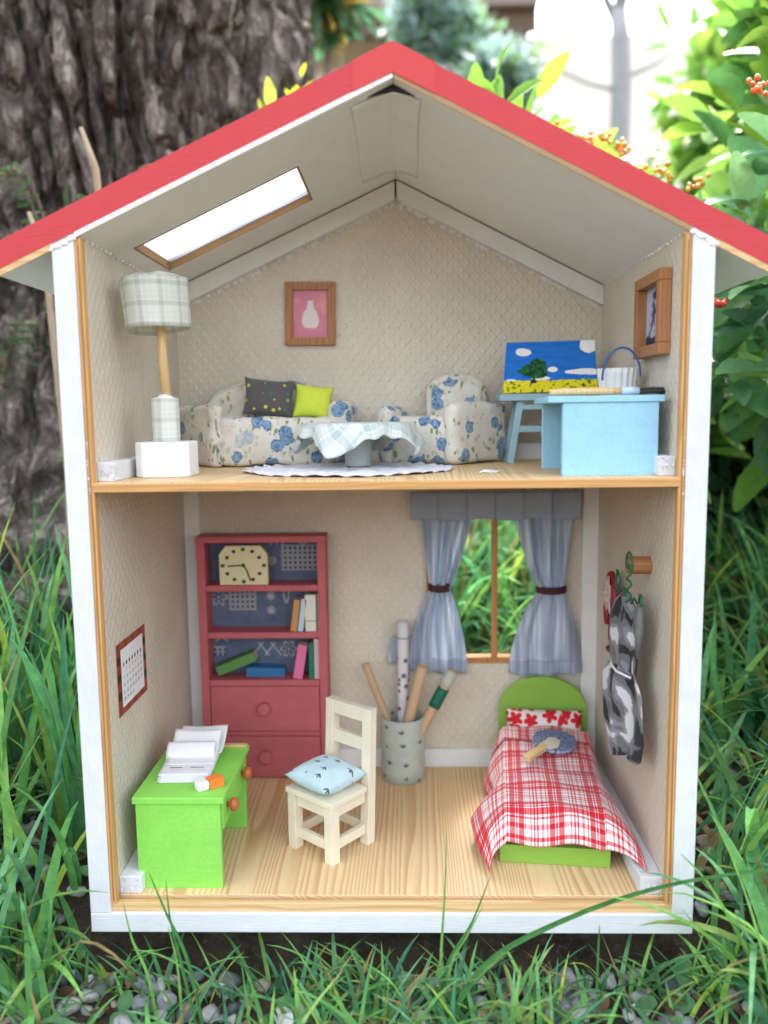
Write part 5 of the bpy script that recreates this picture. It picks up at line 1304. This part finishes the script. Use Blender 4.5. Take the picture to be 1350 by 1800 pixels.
# dry ferns and twigs on the bank along the left roof
def fern(x, y, n, label, cols, size=1.0, group=None, L=14, h=10):
    t_ = thing('fern_plant', label, 'plant', (x, y, float(gz(x, y))), 0, group)
    b = MB(); P = []; Dd = []; Sz = []
    for q in range(n):
        a = rng.rand()*6.28; r = L*rng.uniform(.5, 1); hh = h*rng.uniform(.5, 1.3)
        pts = [(r*t_2*math.cos(a), r*t_2*math.sin(a), hh*math.sin(t_2*2.0)) for t_2 in np.linspace(0, 1, 25)]
        b.tube(pts, [.14]*15+[.08]*10, 5)
        for k in range(9, 25):
            for s_ in (-1, 1):
                P.append(pts[k]); v = np.array([-math.sin(a)*s_+.5*math.cos(a), math.cos(a)*s_+.5*math.sin(a), .1]); Dd.append(v/np.linalg.norm(v)); Sz.append(size*(1.25-k*.037)*rng.uniform(.8, 1.1))
    b.build('stem', M['twig'], t_, smooth=True)
    P = np.array(P); leaves('frond', P, np.array(Dd), np.array(Sz), cols(len(P)), leaf_mesh(3.4, 1.0, 4, .2, .4), t_)['kind'] = 'stuff'; return t_
gc1 = lambda n: lcol(n, (.10, .20, .07), .5, (.30, .24, .12), .25)
gc3 = lambda n: lcol(n, (.30, .23, .13), .5, (.14, .20, .07), .3)
gc2 = lambda n: lcol(n, (.15, .24, .08), .5, (.36, .28, .14), .4)
for x, y, z_, n, lb, gcx in ((-31, 40, 0, 10, 'feathery green fern on the bank behind the left roof slope', gc1), (-40, 36, 0, 9, 'dull green fern nearest the left edge above the roof', gc1), (-24, 46, 0, 9, 'yellowing fern below the big trunk, nearer the ridge', gc2), (-18, 52, 0, 8, 'small fern with dry fronds at the right foot of the trunk', gc2), (-48, 44, 0, 8, 'shaded fern at the far left beside the trunk base', gc1)):
    fern(x, y, n-3, lb, gcx, 1.0, None, 13, (53-float(gz(x, y)))*.95 if x > -35 else 26)
# bare dry twigs sticking up there
for k, (x, y, zt_, lb) in enumerate(((-29, 34, 63, 'tallest bare dry twig before the big trunk'), (-33, 30, 54, 'short bent dry twig above the left roof slope'), (-20, 38, 62, 'thin forked twig before the right edge of the trunk'))):
    b = MB(); z0 = float(gz(x, y)); b.tube([(x, y, z0), (x+.8, y, (z0+zt_)/2), (x-.3, y, zt_-4), (x-1.6, y, zt_)], [.5, .42, .35, .2], 8); b.tube([(x+.5, y, zt_-9), (x+3, y, zt_-5)], [.25, .1], 6)
    tag(b.build('dry_twig', paint('dry_twig_bark', (.34, .26, .17), .85, .2, 'z', .1), None, smooth=True), lb, 'twig')

# yellow green sprigs peeping over the roof
def sprig(x, y, z, n, label, col, s=1.0, spread=4.0, dx=0):
    z0 = float(gz(x, y)); t_ = thing('leafy_sprig', label, 'plant', (x, y, z0)); b = MB()
    b.tube([(dx, 0, 0), (dx*.9+.3, 0, (z-z0)*.5), (dx*.25, 0, (z-z0)*.82), (0, 0, z-z0-.5)], [.35, .3, .22, .12], 7); b.build('stem', M['twig'], t_, smooth=True)
    P = np.array([0, 0, z-z0])+rng.randn(n, 3)*np.array([spread*.35, spread*.3, spread*.3]); Dr = rand_dirs(n, .4, (P-np.array([0, 0, z-z0-2]))*.25)
    leaves('leaf_tuft', P, Dr, rng.uniform(.7, 1.2, n)*s, lcol(n, col, .4), leaf_mesh(3.6, 1.5, 8, .15, .5, .05), t_)['kind'] = 'stuff'; return t_
YG = (.55, .60, .05)
sprig(3.6, 29, 64.6, 10, 'bright yellow leaves just right of the roof peak', (.62, .58, .04), .55, 2.0, -7)
sprig(-9.8, 50, 70.5, 16, 'yellow green leafy sprig above the roof, right of the thin stems', YG, .6, 4)
sprig(-12.5, 46, 65.5, 12, 'small yellow green sprig on the roof line by the stem foot', (.45, .50, .08), .9, 5)
sprig(-27.0, 30, 53.0, 10, 'pale yellow leaves over the left roof slope', (.50, .46, .12), .6, 3)
sprig(9.5, 36, 63.5, 22, 'light green pointed leaves over the right roof slope near the peak', (.20, .42, .06), 1.2, 5, 14)
sprig(14.0, 38, 62.0, 22, 'fresh green leaves left of the orange berries', (.26, .48, .06), 1.3, 5, 10)

# evergreen shrubs with berries on the right
big_shrub('berry_shrub', 'leafy shrub with orange berries rising behind the right roof slope', (27, 42, 39), (13, 10, 15), 230, sz=(.38, .68),
          berries=((15, 31, 60.3, OR), (19.8, 31, 58.0, OR), (22.6, 32, 59.3, OR), (23.6, 31, 56.6, OR), (16.6, 36, 62.0, OR), (27, 33, 57.5, OR), (21.0, 34, 61.0, OR), (25, 32, 55, OR), (18.2, 32, 60.2, OR), (29, 30, 55.5, OR)), pal=[0, 1, 3, 5, 7, 4])
big_shrub('berry_shrub', 'large leaved evergreen shrub with red berries at the right of the dollhouse', (39, 26, 43), (12, 12, 15), 210, sz=(.5, .9),
          berries=((26.6, 18.0, 43.2, RD), (31.2, 22, 61.2, (.72, .20, .04)), (33.5, 18, 40.5, RD)), pal=[0, 2, 4, 6, 7, 1])
big_shrub('leafy_shrub', 'fresh yellow green shrub showing over the middle of the right roof slope', (20, 46, 55), (11, 6, 8), 170, sz=(.34, .62), pal=[1, 3, 5, 3], base=(12, 2, -1))
big_shrub('broadleaf_shrub', 'bright green broadleaf shrub at the top right edge', (49, 46, 66), (13, 12, 19), 290, sz=(.55, .95), pal=[1, 3, 5, 0])
big_shrub('broadleaf_shrub', 'near dark leaved shrub at the right edge, out of focus', (38, 6, 36), (8.5, 8, 13), 60, sz=(.7, 1.05), pal=[0, 2, 4, 7])
def bush(name, label, c, r, n, LM, col, var=.35, alt=None, pa=.2, sz=(.8, 1.2), cat='bush', nst=10, rad=.8, lo=.3, stem_mat='twig'):
    z0 = float(gz(c[0], c[1])); t_ = thing(name, label, cat, (c[0], c[1], z0)); cl = (0, 0, c[2]-z0)
    twigs(t_, cl, r, nst, rad, (0, 0, -1), mat=stem_mat)
    nc = max(6, n//90); cs, _ = ellipsoid(nc, cl, np.array(r)*.82, lo); P = cs[rng.randint(0, nc, n)]+rng.randn(n, 3)*np.array(r)*.17
    Dr = rand_dirs(n, .2, (P-np.array(cl))/np.array(r)*.8)
    leaves('foliage', P, Dr, rng.uniform(*sz, n), lcol(n, col, var, alt, pa), LM, t_)['kind'] = 'stuff'; return t_
bush('dark_shrub', 'dark shaded undergrowth low at the right edge behind the leaves', (44, 56, 30), (24, 14, 20), 4200, leaf_mesh(3.6, 2.0, 4, .15, .5), (.045, .11, .05), .6, (.16, .26, .05), .12)
bush('dark_shrub', 'dense dark ivy undergrowth on top of the bank behind', (34, 118, 30), (30, 10, 14), 2800, leaf_mesh(3.8, 2.4, 4, .15, .5), (.05, .12, .045), .6)
bush('mixed_undergrowth', 'tangle of dull green and dry brown foliage behind the left roof slope', (-27, 40, 46), (9, 5, 11), 2200, leaf_mesh(2.8, 1.0, 4, .15, .5), (.11, .17, .08), .7, (.27, .20, .12), .45, nst=14, rad=.35)
bush('mixed_undergrowth', 'low dry brown and green foliage below the right part of the big trunk', (-20, 46, 50), (12, 5, 10), 2000, leaf_mesh(2.6, .9, 4, .15, .5), (.13, .19, .08), .7, (.30, .22, .13), .5, nst=12, rad=.3)
bush('blue_conifer', 'blue grey fine leaved bush far behind the roof peak', (13, 215, 152), (17, 14, 21), 2600, leaf_mesh(5.5, 1.7, 3, .15, .3), (.34, .48, .46), .7, (.22, .38, .18), .35, (.7, 1.3), nst=16, rad=1.2)
bush('blue_conifer', 'pale blue grey wispy bush right of the roof peak, beyond the leaves', (26, 190, 122), (13, 12, 12), 1300, leaf_mesh(5, 1.5, 3, .15, .3), (.26, .38, .36), .7, (.2, .33, .14), .3, (.7, 1.3))
bush('hanging_foliage', 'green and orange maple like foliage right of the big trunk at the top', (-18, 120, 124), (13, 10, 14), 1500, leaf_mesh(6, 2.2, 4, .15, .5), (.10, .24, .12), .6, (.55, .33, .06), .25)
bush('round_bush', 'bright sunlit round bush beyond the shrubs at the upper right', (98, 155, 92), (34, 20, 42), 7000, leaf_mesh(6.5, 2.8, 4, .15, .5), (.16, .34, .06), .6, (.30, .48, .08), .3)
bush('low_hedge', 'low pale green hedge far behind the right roof slope', (28, 150, 72), (30, 12, 13), 2600, leaf_mesh(5, 2.2, 4, .15, .5), (.16, .30, .08), .6)
# grey bare tree
gt = thing('bare_tree', 'pale grey branching tree trunk far behind the right roof slope', 'tree', (80, 262, float(gz(80, 262))))
z0 = gt.location.z/S
b = MB(); b.tube([(1.5, 0, -2), (0, 0, 60), (.5, 0, 120), (0, 0, 135), (-1, 0, 145)], [4.6, 4.2, 3.7, 3.5, 3.2], 12); b.build('trunk', M['greybark'], gt, smooth=True)
for pts, r0 in (([(-1, 0, 140), (-8, 1, 155), (-18, 2, 185)], 2.0), ([(-1, 0, 142), (3, 0, 158), (14, -1, 190)], 2.1), ([(0, 0, 118), (-12, -2, 120), (-28, -3, 127), (-42, -2, 136)], .9), ([(1, 0, 122), (14, 2, 128), (28, 2, 142)], .9), ([(-1, 0, 145), (-2, 1, 165), (4, 1, 190)], 1.5)):
    b = MB(); b.tube(pts, [r0*(1-.2*k) for k in range(len(pts))], 8); b.build('limb', M['greybark'], gt, smooth=True)
# cream house wall far behind
hs_ = thing('house', 'cream rendered house wall with tiled eave far behind the garden', 'house', (40, 620, 20))
MB().box(-520, 420, 0, 30, -5, 300).build('wall', M['stucco'], hs_)
b = MB().box(-540, 60, -50, 60, 301, 316); b.build('roof', M['tile'], hs_)
MB().box(-540, 60, -42, -38, 286, 300.5).build('fascia', paint('dark_brown_fascia', (.14, .09, .06), .7), hs_)

# left: small broad blades and a tuft that rise above the trunk's foot
def tuft(name, label, x, y, n, L, W, lean=(.05, .5), bend=(.1, .8), az_=None, z=None, group=None):
    roots = np.stack([x+rng.randn(n)*.8, y+rng.randn(n)*.8, np.full(n, float(gz(x, y))-.3)], -1)
    az__ = rng.uniform(0, 6.28, n) if az_ is None else rng.normal(az_, .5, n)
    V, Q, C, mid = blades(roots, rng.uniform(*L, n), rng.uniform(*W, n), rng.uniform(*lean, n), az__, rng.uniform(*bend, n), grasscol(n), 10)
    ok = clear(mid, .3)
    if ok.sum() < n:
        s = np.nonzero(ok)[0]; nv = 33; V = V.reshape(n, nv, 3)[s].reshape(-1, 3); C = C.reshape(n, nv, 3)[s].reshape(-1, 3); Q = Q[:len(s)*20]
    if len(V) == 0: return
    o = np_mesh(name, V, Q, M['grass'], C); return tag(o, label, 'grass tuft', group)
tuft('grass_tuft', 'tall pointed grass tuft left of the left wall, out of focus', -31, 2, 16, (16, 27), (.7, 1.1), (.02, .35), (.1, .6))
tuft('grass_tuft', 'broad blunt grass blades standing close to the left wall', -25.0, 9, 9, (12, 20), (.9, 1.3), (.0, .25), (.0, .3))
tuft('grass_tuft', 'arching grass tuft at the lower left of the dollhouse', -24.5, -1, 14, (8, 15), (.5, .9), (.2, .7), (.5, 1.3))
tuft('grass_tuft', 'broad arching grass tuft at the lower right of the dollhouse', 25.5, -2, 22, (9, 17), (.7, 1.2), (.2, .8), (.5, 1.4))
tuft('grass_tuft', 'bright grass tuft right of the right wall', 27, 8, 18, (10, 18), (.6, 1.0), (.2, .8), (.4, 1.4))
tuft('grass_tuft', 'soft blurred grass tuft at the bottom right of the centre', 8, -8.5, 16, (4, 7), (.4, .6), (.1, .8), (.2, .9))
tuft('grass_tuft', 'soft blurred grass tuft at the bottom left of the centre', -6, -9, 14, (3, 6), (.35, .55), (.2, 1.0), (.2, .9))
LG = (.20, .40, .10); DG = (.07, .22, .06)
one_blade([(3.0, -5.5, -3.5), (5.9, -4, .56), (11.0, -3.1, 3.0), (17.0, -2.8, 5.0), (23.2, -3.6, 6.6), (28, -4.4, 7.1)], .36, DG, 'long arching grass blade crossing the lower right corner of the dollhouse')
one_blade([(3.15, -3.6, -4), (3.31, -3, .4), (3.6, -2.4, 4.5), (3.74, -2, 8.2)], .18, LG, 'tallest upright grass blade before the middle of the lower floor')
one_blade([(3.0, -4, -4), (3.66, -3, -.3), (5.3, -2.5, 2.4), (6.5, -2, 5.2)], .20, DG, 'slanting grass blade reaching to the bedspread corner')
one_blade([(3.3, -4, -4), (3.9, -3, -.3), (5.0, -2.5, 1.5), (6.1, -2, 3.3)], .18, LG, 'short slanting grass blade beside the one reaching the bedspread')
one_blade([(-14.0, -5, -4.5), (-14.9, -4, -.5), (-16.2, -3, 1.5), (-17.0, -2.2, 3.7)], .22, LG, 'pale grass blade curving to the lower left corner of the frame')
one_blade([(-11.2, -5, -4), (-12.4, -4, .7), (-14.0, -3, 3.4), (-15.3, -2, 5.5)], .24, DG, 'hooked grass blade in front of the green desk')
one_blade([(-11.6, -5, -4), (-12.9, -3.6, 0), (-13.7, -3, 2.7), (-14.2, -2, 4.9)], .20, DG, 'straight grass blade crossing the hooked one before the green desk')
one_blade([(-12.6, -5, -4), (-13.2, -3.6, 0), (-13.9, -3, 2.4)], .18, LG, 'short grass blade left of the two before the green desk')
one_blade([(23.5, -4, -4), (22.8, -3, -.2), (20.0, -3, 5.0), (18.2, -2.5, 7.0)], .26, LG, 'grass blade leaning left over the lower right post')
one_blade([(8.8, -4, -4), (8.9, -3, -1), (9.6, -2, .6)], .2, LG, 'small grass blade before the base board right of centre')
one_blade([(12.9, -4, -4), (13.1, -3, -.5), (13.3, -2.5, 2.3)], .2, DG, 'upright grass blade before the base board at the right')
one_blade([(-.6, -4, -4), (-.3, -3, -1), (.1, -2, .3)], .16, DG, 'tiny upright grass blade at the middle of the base board')
